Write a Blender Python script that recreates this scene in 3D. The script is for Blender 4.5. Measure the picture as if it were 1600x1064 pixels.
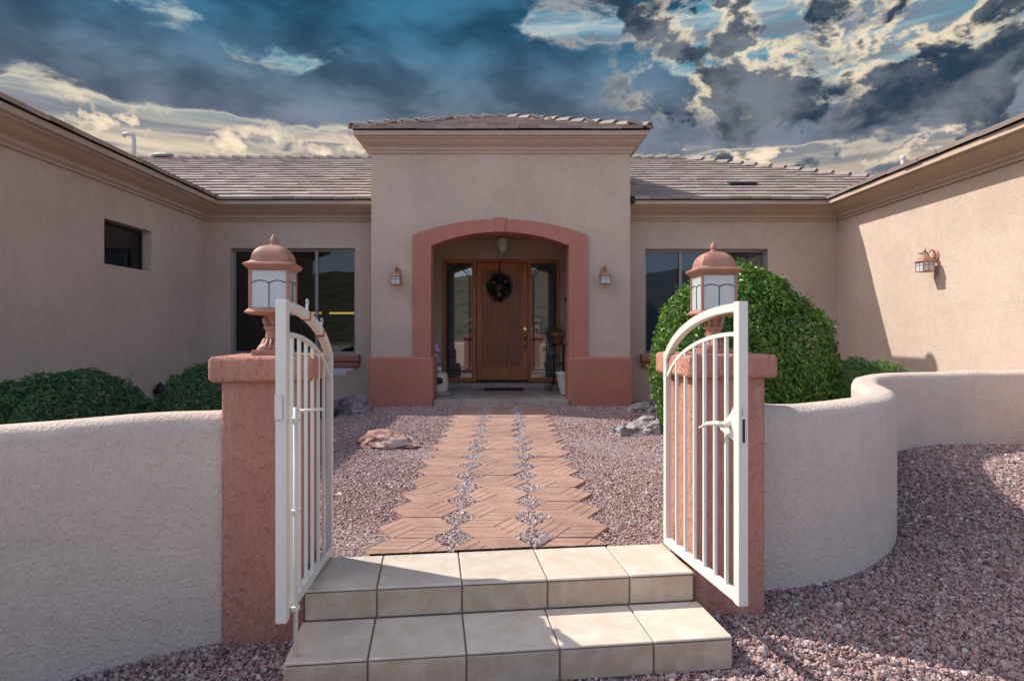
import bpy, bmesh, math, random
import numpy as np
from mathutils import Vector, Matrix, noise as mnoise

R = math.radians
SC = bpy.context.scene
for o in list(bpy.data.objects):
    bpy.data.objects.remove(o)
COL = SC.collection
random.seed(7)
RNG = np.random.default_rng(11)

# ------------------------------------------------------------------ camera
F_PX = 960.0
CAMZ = 1.49
cam = bpy.data.cameras.new('camera')
cam_o = bpy.data.objects.new('camera', cam)
COL.objects.link(cam_o)
cam_o.location = (0, 0, CAMZ)
cam_o.rotation_euler = (R(90), 0, 0)
cam.sensor_width = 36.0
cam.lens = 36.0 * F_PX / 1600.0
cam.shift_x = 13.0 / 1600.0
cam.shift_y = -14.0 / 1600.0
cam.clip_start = 0.05
cam.clip_end = 3000
SC.camera = cam_o

# ------------------------------------------------------------------ sun + sky
SUN_TRAVEL = Vector((1.0, -0.43, -1.06)).normalized()
SUN_EL = math.asin(-SUN_TRAVEL.z)
SUN_ROT = math.atan2(-SUN_TRAVEL.x, -SUN_TRAVEL.y)
sun = bpy.data.lights.new('sun', 'SUN')
sun.energy = 2.0
sun.angle = R(0.53)
sun.color = (1.0, 0.975, 0.94)
sun_o = bpy.data.objects.new('sun', sun)
COL.objects.link(sun_o)
sun_o.rotation_euler = SUN_TRAVEL.to_track_quat('-Z', 'Y').to_euler()
sun_o.location = (-20, 10, 25)

world = bpy.data.worlds.new('World')
SC.world = world
world.use_nodes = True
SKY_STRENGTH = 0.15
EXPOSURE = 1.57
SC.cycles.max_bounces = 6
SC.cycles.diffuse_bounces = 3
SC.cycles.glossy_bounces = 3
SC.cycles.transparent_max_bounces = 8
SC.cycles.caustics_reflective = False
SC.cycles.caustics_refractive = False


class NT:
    """tiny node-tree writer"""
    def __init__(s, tree):
        s.t = tree
        s.n = tree.nodes
        s.l = tree.links

    def node(s, typ, **kw):
        n = s.n.new(typ)
        for k, v in kw.items():
            setattr(n, k, v)
        return n

    def put(s, sock, v):
        if isinstance(v, bpy.types.NodeSocket):
            s.l.new(v, sock)
        elif v is not None:
            if sock.type == 'RGBA' and isinstance(v, (tuple, list)) and len(v) == 3:
                v = (*v, 1)
            sock.default_value = v

    def m(s, op, a, b=None, c=None, clamp=False):
        n = s.node('ShaderNodeMath', operation=op)
        n.use_clamp = clamp
        for i, v in enumerate((a, b, c)):
            if v is not None:
                s.put(n.inputs[i], v)
        return n.outputs[0]

    def ss(s, lo, hi, x, a=0.0, b=1.0):
        n = s.node('ShaderNodeMapRange', interpolation_type='SMOOTHSTEP')
        s.put(n.inputs['Value'], x)
        n.inputs['From Min'].default_value = lo
        n.inputs['From Max'].default_value = hi
        n.inputs['To Min'].default_value = a
        n.inputs['To Max'].default_value = b
        return n.outputs[0]

    def mix(s, f, a, b, blend='MIX'):
        n = s.node('ShaderNodeMix', data_type='RGBA', blend_type=blend)
        s.put(n.inputs[0], f)
        s.put(n.inputs[6], a)
        s.put(n.inputs[7], b)
        return n.outputs[2]

    def noise(s, vec, scale, detail=4, rough=0.55, dist=0.0, lac=2.0, dim='3D'):
        n = s.node('ShaderNodeTexNoise', noise_dimensions=dim)
        if vec is not None:
            s.put(n.inputs['Vector'], vec)
        n.inputs['Scale'].default_value = scale
        n.inputs['Detail'].default_value = detail
        n.inputs['Roughness'].default_value = rough
        n.inputs['Distortion'].default_value = dist
        n.inputs['Lacunarity'].default_value = lac
        return n.outputs['Fac']

    def ramp(s, fac, stops, interp='LINEAR'):
        n = s.node('ShaderNodeValToRGB')
        n.color_ramp.interpolation = interp
        e = n.color_ramp.elements
        while len(e) < len(stops):
            e.new(0.5)
        for i, (p, c) in enumerate(stops):
            e[i].position = p
            e[i].color = (*c, 1) if len(c) == 3 else c
        s.put(n.inputs[0], fac)
        return n.outputs[0]

    def comb(s, x, y, z):
        n = s.node('ShaderNodeCombineXYZ')
        for i, v in enumerate((x, y, z)):
            s.put(n.inputs[i], v)
        return n.outputs[0]

    def sep(s, v):
        n = s.node('ShaderNodeSeparateXYZ')
        s.put(n.inputs[0], v)
        return n.outputs

    def bump(s, h, strength, dist, normal=None):
        n = s.node('ShaderNodeBump')
        s.put(n.inputs['Height'], h)
        n.inputs['Strength'].default_value = strength
        n.inputs['Distance'].default_value = dist
        if normal is not None:
            s.put(n.inputs['Normal'], normal)
        return n.outputs[0]


def build_world():
    t = NT(world.node_tree)
    t.n.clear()
    out = t.node('ShaderNodeOutputWorld')
    bg = t.node('ShaderNodeBackground')
    bg.inputs['Strength'].default_value = SKY_STRENGTH
    t.l.new(bg.outputs[0], out.inputs[0])
    sky = t.node('ShaderNodeTexSky', sky_type='NISHITA')
    sky.sun_disc = False
    sky.sun_elevation = SUN_EL
    sky.sun_rotation = SUN_ROT
    sky.altitude = 900
    sky.air_density = 0.7
    sky.dust_density = 9.0
    sky.ozone_density = 0.4
    g = t.node('ShaderNodeTexCoord').outputs['Generated']
    x, y, z = t.sep(g)
    hor = t.m('SQRT', t.m('ADD', t.m('MULTIPLY', x, x), t.m('MULTIPLY', y, y)))
    az = t.m('ARCTAN2', x, y)
    T = t.m('MINIMUM', t.m('DIVIDE', z, t.m('MAXIMUM', hor, 0.02)), 4.0)
    Q = t.comb(az, T, 0.0)

    def vm(op, a, b=None, c=None):
        n = t.node('ShaderNodeVectorMath', operation=op)
        for i, v in enumerate((a, b, c)):
            if v is not None:
                t.put(n.inputs[i], v)
        return n.outputs['Value'] if op in ('DOT_PRODUCT', 'LENGTH') else n.outputs[0]

    def noise_at(v, sx, sy, off, detail=5, rough=0.6, scale=1.0):
        return t.noise(vm('MULTIPLY_ADD', v, (sx, sy, 0), (off * 3.7, off * 2.9, 0)), scale, detail, rough, dim='2D')

    def total(bl):
        s = None
        for (px, py, rx, ry, w) in bl:
            a = math.atan((px - 787) / F_PX)
            e = (518 - py) / F_PX * math.cos(a)
            rx, ry = rx / F_PX, ry / F_PX
            v = vm('MULTIPLY_ADD', Qb, (1 / rx, 1 / ry, 0), (-a / rx, -e / ry, 0))
            q = t.ss(1.0, 0.0, vm('DOT_PRODUCT', v, v), 0.0, w)
            s = q if s is None else t.m('ADD', s, q)
        return s
    k = 1.0 / (SKY_STRENGTH * 2 ** EXPOSURE)

    def c(r, gg, b):
        return (r * k, gg * k, b * k)
    # domain warp shared by the cloud layers
    wn = t.node('ShaderNodeTexNoise', noise_dimensions='2D')
    t.put(wn.inputs['Vector'], vm('MULTIPLY_ADD', Q, (5.0, 8.0, 0), (0.3, 4.1, 0.7)))
    wn.inputs['Scale'].default_value = 1.0
    wn.inputs['Detail'].default_value = 2.5
    wn.inputs['Roughness'].default_value = 0.5
    W = vm('SUBTRACT', wn.outputs['Color'], (0.5, 0.5, 0.5))
    Qw = vm('MULTIPLY_ADD', W, (0.06, 0.04, 0), Q)
    Qs = vm('MULTIPLY_ADD', W, (0.12, 0.014, 0), Q)
    Qb = vm('MULTIPLY_ADD', W, (0.16, 0.05, 0), Q)
    # open sky behind everything: pale warm low down, teal blue higher
    base = t.ramp(t.ss(0.18, 0.60, T), [(0.0, c(0.50, 0.40, 0.31)), (0.16, c(0.44, 0.41, 0.36)), (0.34, c(0.24, 0.37, 0.42)), (0.62, c(0.10, 0.30, 0.42)), (1.0, c(0.06, 0.25, 0.40))])
    # streaks of high lit cloud
    st = noise_at(Qs, 3.4, 30.0, 2.0, 5, 0.62)
    col = t.mix(t.m('MULTIPLY', t.ss(0.42, 0.70, st), t.ss(0.30, 0.42, T, 0.95, 0.55)), base, t.mix(t.ss(0.32, 0.46, T), c(0.80, 0.67, 0.50), c(0.72, 0.74, 0.68)))
    st2 = noise_at(Qs, 2.6, 27.0, 7.0, 5, 0.6)
    col = t.mix(t.m('MULTIPLY', t.ss(0.42, 0.60, st2), 0.85), col, c(0.20, 0.225, 0.28))
    # small far cumulus on the skyline
    cu = noise_at(Qw, 17.0, 26.0, 1.3, 6, 0.56)
    band = t.m('MULTIPLY', t.ss(0.325, 0.295, T), t.ss(0.16, 0.24, T))
    cum = t.m('MULTIPLY', t.ss(0.525, 0.57, cu), band)
    col = t.mix(cum, col, t.mix(t.ss(0.53, 0.68, cu), c(0.60, 0.50, 0.42), c(0.98, 0.82, 0.60)))
    # soft storm deck
    n1 = noise_at(Qw, 5.5, 12.0, 9.2, 8, 0.58)
    soft = total([
        (300, 60, 620, 110, 0.44), (720, 70, 440, 140, 0.40), (860, 165, 360, 90, 0.40), (110, 118, 300, 44, 0.24), (640, 180, 330, 50, 0.24), (1150, 175, 300, 50, 0.22), (1430, 172, 330, 34, 0.36),
        (760, -90, 1100, 110, 0.16), (1340, 228, 110, 18, 0.16),
        (410, 76, 170, 30, -0.40), (455, 103, 60, 22, -0.25), (270, 22, 190, 16, -0.26), (230, 180, 330, 24, -0.28), (220, 228, 430, 32, -0.34),
        (900, 42, 180, 40, -0.34), (1100, 36, 200, 40, -0.36), (1480, 226, 280, 24, -0.36), (1300, 75, 330, 70, -0.26), (1540, 40, 200, 70, -0.26), (1150, 240, 260, 14, -0.24)])
    ds = t.m('ADD', t.m('ADD', t.m('MULTIPLY_ADD', n1, 1.9, -0.45), soft), t.ss(0.52, 0.75, T, 0.0, 0.2))
    ms = t.ss(0.44, 0.72, ds)
    edge = t.m('MULTIPLY', t.ss(0.34, 0.50, ds), t.ss(0.64, 0.50, ds))
    hi = t.ss(0.28, 0.50, T)
    bn = noise_at(Qw, 5.5, 10.0, 6.0, 5, 0.56)
    dark = t.mix(hi, c(0.085, 0.115, 0.165), c(0.018, 0.068, 0.125))
    lite = t.mix(hi, c(0.235, 0.27, 0.335), c(0.05, 0.19, 0.32))
    body = t.mix(t.ss(0.30, 0.76, bn), dark, lite)
    col = t.mix(t.m('MULTIPLY', edge, t.ss(0.30, 0.40, T, 0.45, 0.2)), col, c(0.88, 0.78, 0.58))
    col = t.mix(ms, col, body)
    # towering cumulus to the right with glowing rims
    n2 = noise_at(Qw, 13.0, 17.0, 4.6, 8, 0.57)
    cb = total([(1165, 120, 100, 100, 0.28), (1330, 140, 160, 64, 0.30), (1520, 100, 90, 84, 0.30), (1025, 30, 70, 66, 0.24), (1240, 46, 100, 26, 0.16), (1640, 120, 90, 100, 0.2), (430, 118, 60, 26, 0.16),
                (90, 122, 130, 34, 0.20), (1400, 172, 330, 26, 0.22), (1130, 180, 200, 34, 0.16), (460, 187, 34, 13, 0.2), (1222, 112, 30, 40, -0.26), (1430, 62, 36, 60, -0.2)])
    dc = t.m('ADD', t.m('MULTIPLY_ADD', n2, 1.9, -0.585), cb)
    mc = t.ss(0.46, 0.63, dc)
    rim = t.m('MULTIPLY', t.m('MULTIPLY', t.ss(0.32, 0.50, dc), t.ss(0.68, 0.51, dc)), 0.85)
    cn = noise_at(Qw, 14.0, 19.0, 5.1, 5, 0.58)
    cbody = t.mix(t.ss(0.26, 0.80, t.m('MULTIPLY_ADD', t.m('SUBTRACT', bn, 0.5), 0.8, cn)), c(0.026, 0.052, 0.086), c(0.19, 0.215, 0.25))
    side = t.m('MULTIPLY', t.ss(0.12, 0.36, az, 0.0, 1.0), t.m('MULTIPLY', t.ss(0.30, 0.37, T), t.ss(0.36, 0.60, cn)))
    col = t.mix(t.m('MULTIPLY', mc, t.ss(0.02, 0.20, az, 0.0, 1.0)), col, cbody)
    col = t.mix(t.m('MULTIPLY', rim, side), col, c(0.94, 0.79, 0.55))
    # the storm deck runs on overhead; behind the camera it opens into clear sky
    ahead = t.ss(-0.22, 0.22, t.m('ADD', y, t.m('MULTIPLY', t.m('SUBTRACT', wn.outputs['Fac'], 0.5), 0.3)))
    fin = t.mix(ahead, sky.outputs[0], col)
    t.l.new(fin, bg.inputs['Color'])
    world.cycles.sampling_method = 'MANUAL'
    world.cycles.sample_map_resolution = 512


build_world()
SC.view_settings.view_transform = 'Standard'
SC.view_settings.look = 'None'
SC.view_settings.exposure = EXPOSURE
SC.view_settings.gamma = 1.0
SC.view_settings.use_curve_mapping = False

# ------------------------------------------------------------------ materials
MATS = {}


def new_mat(name):
    m = bpy.data.materials.new(name)
    m.use_nodes = True
    t = NT(m.node_tree)
    b = t.n['Principled BSDF']
    MATS[name] = m
    return m, t, b


def pos(t, obj=True):
    return t.node('ShaderNodeTexCoord').outputs['Object'] if obj else t.node('ShaderNodeNewGeometry').outputs['Position']


def scaled(t, v, s):
    n = t.node('ShaderNodeMapping')
    t.put(n.inputs['Vector'], v)
    n.inputs['Scale'].default_value = s
    return n.outputs[0]


def plain(name, col, rough=0.6, metal=0.0, var=0.10, scale=8.0, bump=0.0, bscale=60.0, spec=0.5, rnd=0.0):
    m, t, b = new_mat(name)
    p = pos(t)
    f = t.noise(p, scale, 5, 0.6)
    c = t.mix(f, tuple(x * (1 - var * 1.6) for x in col), tuple(min(1, x * (1 + var * 1.6)) for x in col))
    if rnd > 0:
        oi = t.node('ShaderNodeObjectInfo').outputs['Random']
        c = t.mix(1.0, c, t.ramp(oi, [(0, (1 - rnd,) * 3), (1, (1 + rnd, 1 + rnd * .9, 1 + rnd * .8))]), 'MULTIPLY')
    t.put(b.inputs['Base Color'], c)
    b.inputs['Roughness'].default_value = rough
    b.inputs['Metallic'].default_value = metal
    b.inputs['Specular IOR Level'].default_value = spec
    if bump:
        t.put(b.inputs['Normal'], t.bump(t.noise(p, bscale, 4, 0.6), bump, 0.01))
    return m


def stucco(name, col, fine=70.0, depth=0.006, strength=0.8, stretch=(1, 1, 1), mott=0.07, streak=0.0, streak_col=None, trowel=0.0):
    m, t, b = new_mat(name)
    p = pos(t, False)
    big = t.noise(p, 1.3, 4, 0.6)
    med = t.noise(p, 9.0, 4, 0.6)
    f = t.m('ADD', t.m('MULTIPLY', big, 0.6), t.m('MULTIPLY', med, 0.4))
    c = t.mix(t.ss(0.3, 0.7, f), tuple(x * (1 - mott) for x in col), tuple(x * (1 + mott) for x in col))
    if streak:
        sv = scaled(t, p, (9, 9, 0.6))
        sn = t.noise(sv, 1.0, 5, 0.65)
        c = t.mix(t.m('MULTIPLY', t.ss(0.50, 0.72, sn), streak), c, streak_col)
    t.put(b.inputs['Base Color'], c)
    b.inputs['Roughness'].default_value = 0.92
    b.inputs['Specular IOR Level'].default_value = 0.2
    pv = scaled(t, p, stretch)
    h1 = t.noise(pv, fine, 5, 0.6)
    h = h1
    if trowel:
        h2 = t.noise(pv, fine * 0.45, 4, 0.6)
        h = t.m('ADD', t.m('MULTIPLY', h1, 0.55), t.m('MULTIPLY', t.ss(0.36, 0.56, h2), trowel))
    t.put(b.inputs['Normal'], t.bump(h, strength, depth))
    return m


M_WALL = stucco('house_stucco', (0.525, 0.395, 0.305), 55, 0.010, 0.9, mott=0.09, streak=0.16, streak_col=(0.44, 0.32, 0.24))
M_CORN = stucco('cornice_stucco', (0.47, 0.345, 0.262), 120, 0.003, 0.4)
M_TERRA = stucco('terracotta_stucco', (0.44, 0.175, 0.118), 60, 0.008, 0.8, streak=0.25, streak_col=(0.52, 0.25, 0.19))
M_PILLAR = stucco('pillar_stucco', (0.46, 0.205, 0.148), 55, 0.022, 1.0, stretch=(1, 1, 0.5), streak=0.55, streak_col=(0.56, 0.33, 0.25), trowel=0.3)
M_LOW = stucco('garden_wall_stucco', (0.63, 0.505, 0.41), 80, 0.020, 1.0, stretch=(1, 1, 0.7), mott=0.08, trowel=0.16, streak=0.12, streak_col=(0.50, 0.42, 0.33))
M_SILL = plain('sill_terracotta', (0.36, 0.14, 0.10), 0.8, bump=0.4)
def gate_paint():
    m, t, b = new_mat('gate_paint')
    p = pos(t, False)
    f = t.noise(p, 9.0, 5, 0.6)
    c = t.mix(f, (0.60, 0.565, 0.48), (0.70, 0.665, 0.585))
    chips = t.ss(0.68, 0.74, t.noise(p, 38.0, 5, 0.62))
    c = t.mix(t.m('MULTIPLY', chips, 0.7), c, (0.26, 0.17, 0.11))
    t.put(b.inputs['Base Color'], c)
    b.inputs['Roughness'].default_value = 0.45
    t.put(b.inputs['Normal'], t.bump(t.noise(p, 120, 4, 0.6), 0.12, 0.003))
    return m


M_WHITE = gate_paint()
M_COPPER = plain('copper_paint', (0.34, 0.165, 0.105), 0.58, metal=0.15, var=0.22, scale=22, bump=0.15, bscale=120)
M_WOOD = None
M_BRASS = plain('brass', (0.80, 0.55, 0.20), 0.22, metal=1.0)
M_IRON = plain('black_iron', (0.018, 0.017, 0.017), 0.45, metal=0.5)
M_ALU = plain('window_frame_metal', (0.26, 0.245, 0.235), 0.45, metal=0.4)
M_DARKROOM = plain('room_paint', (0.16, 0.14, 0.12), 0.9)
M_GROUT = plain('grout', (0.25, 0.195, 0.145), 0.95, bump=0.3)
M_STEEL = plain('bare_steel', (0.55, 0.55, 0.54), 0.35, metal=0.9)
M_RED = plain('red_tape', (0.42, 0.07, 0.05), 0.6)
M_SLOT = plain('dark_slot', (0.02, 0.02, 0.02), 0.8)


def wood(name='door_wood', k=1.0):
    m, t, b = new_mat(name)
    p = scaled(t, pos(t, False), (9, 9, 0.7))
    f = t.noise(p, 3.0, 6, 0.62, 0.8)
    t.put(b.inputs['Base Color'], t.mix(1.0, (k, k, k), t.ramp(f, [(0.25, (0.28, 0.068, 0.014)), (0.5, (0.46, 0.135, 0.032)), (0.75, (0.60, 0.20, 0.055))]), 'MULTIPLY'))
    b.inputs['Roughness'].default_value = 0.42
    t.put(b.inputs['Normal'], t.bump(f, 0.25, 0.003))
    return m


M_WOOD = wood()


def tile_mat(name, a, bcol, rough=0.42):
    m, t, b = new_mat(name)
    oi = t.node('ShaderNodeObjectInfo').outputs['Random']
    p = pos(t, False)
    pv = t.node('ShaderNodeVectorMath', operation='ADD')
    t.put(pv.inputs[0], p)
    t.put(pv.inputs[1], t.comb(t.m('MULTIPLY', oi, 13.0), t.m('MULTIPLY', oi, 7.0), 0.0))
    f = t.noise(pv.outputs[0], 6.5, 8, 0.66, 0.4)
    g = t.noise(pv.outputs[0], 60.0, 4, 0.6)
    c = t.mix(t.ss(0.34, 0.62, f), a, bcol)
    c = t.mix(t.m('MULTIPLY', t.ss(0.58, 0.75, g), 0.35), c, tuple(x * 0.62 for x in bcol))
    c = t.mix(1.0, c, t.ramp(oi, [(0, (0.93, 0.92, 0.91)), (1, (1.05, 1.05, 1.05))]), 'MULTIPLY')
    t.put(b.inputs['Base Color'], c)
    b.inputs['Roughness'].default_value = rough
    t.put(b.inputs['Normal'], t.bump(t.m('ADD', f, t.m('MULTIPLY', g, 0.3)), 0.25, 0.002))
    return m


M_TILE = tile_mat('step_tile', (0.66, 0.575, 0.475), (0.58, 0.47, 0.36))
M_TILE_SHADED = tile_mat('riser_tile', (0.53, 0.42, 0.31), (0.44, 0.315, 0.21))  # same tile as the treads; warmer shaded tone put into the colour
M_PORCH = tile_mat('porch_tile', (0.46, 0.37, 0.30), (0.36, 0.27, 0.21))


def paver_mat():
    m, t, b = new_mat('paver_concrete')
    oi = t.node('ShaderNodeObjectInfo').outputs['Random']
    p = pos(t, False)
    f = t.noise(p, 7.0, 7, 0.66)
    g = t.noise(p, 110.0, 3, 0.6)
    c = t.mix(t.ss(0.3, 0.7, f), (0.30, 0.165, 0.118), (0.38, 0.232, 0.172))
    c = t.mix(t.m('MULTIPLY', t.ss(0.52, 0.75, g), 0.3), c, (0.26, 0.15, 0.11))
    c = t.mix(1.0, c, t.ramp(oi, [(0, (0.86, 0.84, 0.83)), (0.5, (1, 1, 1)), (1, (1.08, 1.06, 1.04))]), 'MULTIPLY')
    t.put(b.inputs['Base Color'], c)
    b.inputs['Roughness'].default_value = 0.9
    t.put(b.inputs['Normal'], t.bump(t.m('ADD', f, t.m('MULTIPLY', g, 0.5)), 0.5, 0.004))
    return m


M_PAVER = paver_mat()


def ground_mat(name, cols, scale):
    m, t, b = new_mat(name)
    p = pos(t, False)
    v = t.node('ShaderNodeTexVoronoi')
    t.put(v.inputs['Vector'], p)
    v.inputs['Scale'].default_value = scale
    hue = t.sep(v.outputs['Color'])[0]
    c = t.ramp(hue, cols)
    c = t.mix(t.ss(0.3, 0.7, t.noise(p, 0.8, 4, 0.6)), c, t.mix(0.5, c, (0.30, 0.21, 0.18)))
    t.put(b.inputs['Base Color'], c)
    b.inputs['Roughness'].default_value = 0.95
    t.put(b.inputs['Normal'], t.bump(v.outputs['Distance'], 1.0, 0.02))
    return m


GCOLS = [(0.0, (0.10, 0.06, 0.065)), (0.3, (0.22, 0.14, 0.135)), (0.6, (0.30, 0.20, 0.18)), (0.85, (0.40, 0.31, 0.28)), (1.0, (0.24, 0.23, 0.25))]
M_GROUND = ground_mat('gravel_bed', GCOLS, 42)


def stone_mat():
    m, t, b = new_mat('gravel_stone')
    at = t.node('ShaderNodeAttribute', attribute_type='INSTANCER', attribute_name='tone')
    c = t.ramp(at.outputs['Fac'], [(0.0, (0.05, 0.036, 0.042)), (0.20, (0.15, 0.085, 0.08)), (0.42, (0.28, 0.16, 0.14)), (0.62, (0.38, 0.24, 0.21)),
                                   (0.80, (0.45, 0.33, 0.29)), (0.93, (0.58, 0.49, 0.44)), (1.0, (0.28, 0.25, 0.26))])
    f = t.noise(pos(t, False), 90, 3, 0.6)
    c = t.mix(1.0, c, t.ramp(f, [(0.25, (0.75,) * 3), (0.75, (1.2,) * 3)]), 'MULTIPLY')
    t.put(b.inputs['Base Color'], c)
    b.inputs['Roughness'].default_value = 0.85
    return m


M_STONE = stone_mat()


def roof_mat():
    m, t, b = new_mat('roof_tile')
    at = t.node('ShaderNodeAttribute', attribute_name='tone')
    p = pos(t, False)
    f = t.noise(p, 4.0, 6, 0.65)
    c = t.mix(at.outputs['Fac'], (0.27, 0.20, 0.165), (0.42, 0.335, 0.28))
    c = t.mix(t.m('MULTIPLY', t.ss(0.35, 0.75, f), 0.5), c, (0.33, 0.265, 0.22))
    t.put(b.inputs['Base Color'], c)
    b.inputs['Roughness'].default_value = 0.9
    t.put(b.inputs['Normal'], t.bump(t.noise(p, 50, 4, 0.6), 0.5, 0.006))
    return m


M_ROOF = roof_mat()


def leaf_mat(name, a, bcol, rough=0.45, trans=0.25):
    m, t, b = new_mat(name)
    at = t.node('ShaderNodeAttribute', attribute_name='tone')
    c = t.mix(at.outputs['Fac'], a, bcol)
    t.put(b.inputs['Base Color'], c)
    b.inputs['Roughness'].default_value = rough
    tr = t.node('ShaderNodeBsdfTranslucent')
    t.put(tr.inputs['Color'], t.mix(1.0, c, (1.3, 1.5, 0.5), 'MULTIPLY'))
    mx = t.node('ShaderNodeMixShader')
    mx.inputs[0].default_value = trans
    t.l.new(b.outputs[0], mx.inputs[1])
    t.l.new(tr.outputs[0], mx.inputs[2])
    t.l.new(mx.outputs[0], t.n['Material Output'].inputs[0])
    return m


M_LEAF = leaf_mat('broad_leaf', (0.04, 0.10, 0.014), (0.15, 0.27, 0.036), 0.36, 0.25)
M_ROSEM = leaf_mat('needle_leaf', (0.022, 0.065, 0.024), (0.07, 0.15, 0.048), 0.5, 0.15)
M_ROSEM2 = leaf_mat('bright_needle_leaf', (0.07, 0.14, 0.04), (0.18, 0.31, 0.09), 0.5, 0.2)
M_BARK = plain('bark', (0.12, 0.08, 0.055), 0.9, bump=0.6)
M_WREATH = leaf_mat('wreath_leaf', (0.008, 0.018, 0.010), (0.03, 0.055, 0.028), 0.6, 0.05)
M_PINK = plain('pink_petal', (0.42, 0.10, 0.20), 0.7)
M_PALEPINK = plain('pale_pink_petal', (0.70, 0.38, 0.52), 0.6)


def glass_mat(name, tint=(1, 1, 1), boost=1.0, rough=0.0, body=None, bodyf=0.0):
    m, t, b = new_mat(name)
    t.n.remove(b)
    out = t.n['Material Output']
    tr = t.node('ShaderNodeBsdfTransparent')
    tr.inputs[0].default_value = (*tint, 1)
    gl = t.node('ShaderNodeBsdfGlossy')
    gl.inputs['Roughness'].default_value = rough
    fr = t.node('ShaderNodeFresnel')
    fr.inputs['IOR'].default_value = 1.52
    f = t.m('MULTIPLY', fr.outputs[0], boost, clamp=True)
    a = tr.outputs[0]
    if body:
        di = t.node('ShaderNodeBsdfDiffuse')
        t.put(di.inputs[0], t.mix(t.noise(scaled(t, pos(t), (1, 1, 0.3)), 30, 4, 0.6), body, tuple(x * 0.8 for x in body)))
        tl = t.node('ShaderNodeBsdfTranslucent')
        tl.inputs[0].default_value = (*body, 1)
        m0 = t.node('ShaderNodeMixShader')
        m0.inputs[0].default_value = 0.35
        t.l.new(di.outputs[0], m0.inputs[1])
        t.l.new(tl.outputs[0], m0.inputs[2])
        m1 = t.node('ShaderNodeMixShader')
        m1.inputs[0].default_value = bodyf
        t.l.new(a, m1.inputs[1])
        t.l.new(m0.outputs[0], m1.inputs[2])
        a = m1.outputs[0]
    mx = t.node('ShaderNodeMixShader')
    t.l.new(f, mx.inputs[0])
    t.l.new(a, mx.inputs[1])
    t.l.new(gl.outputs[0], mx.inputs[2])
    t.l.new(mx.outputs[0], out.inputs[0])
    return m


M_GLASS = glass_mat('window_glass', (0.60, 0.63, 0.66), 1.3)
M_DGLASS = glass_mat('door_glass', (0.62, 0.66, 0.64), 6.0, 0.0, (0.52, 0.56, 0.52), 0.34)
M_LGLASS = glass_mat('lantern_glass', (0.95, 0.96, 0.95), 1.0, 0.1, (0.98, 0.98, 0.96), 0.84)


def emit(name, col, s):
    m, t, b = new_mat(name)
    b.inputs['Base Color'].default_value = (*col, 1)
    b.inputs['Emission Color'].default_value = (*col, 1)
    b.inputs['Emission Strength'].default_value = s
    return m


M_LAMPSTRIP = emit('cabinet_strip_light', (1.0, 0.62, 0.12), 0.45)

# ------------------------------------------------------------------ mesh helpers


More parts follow.
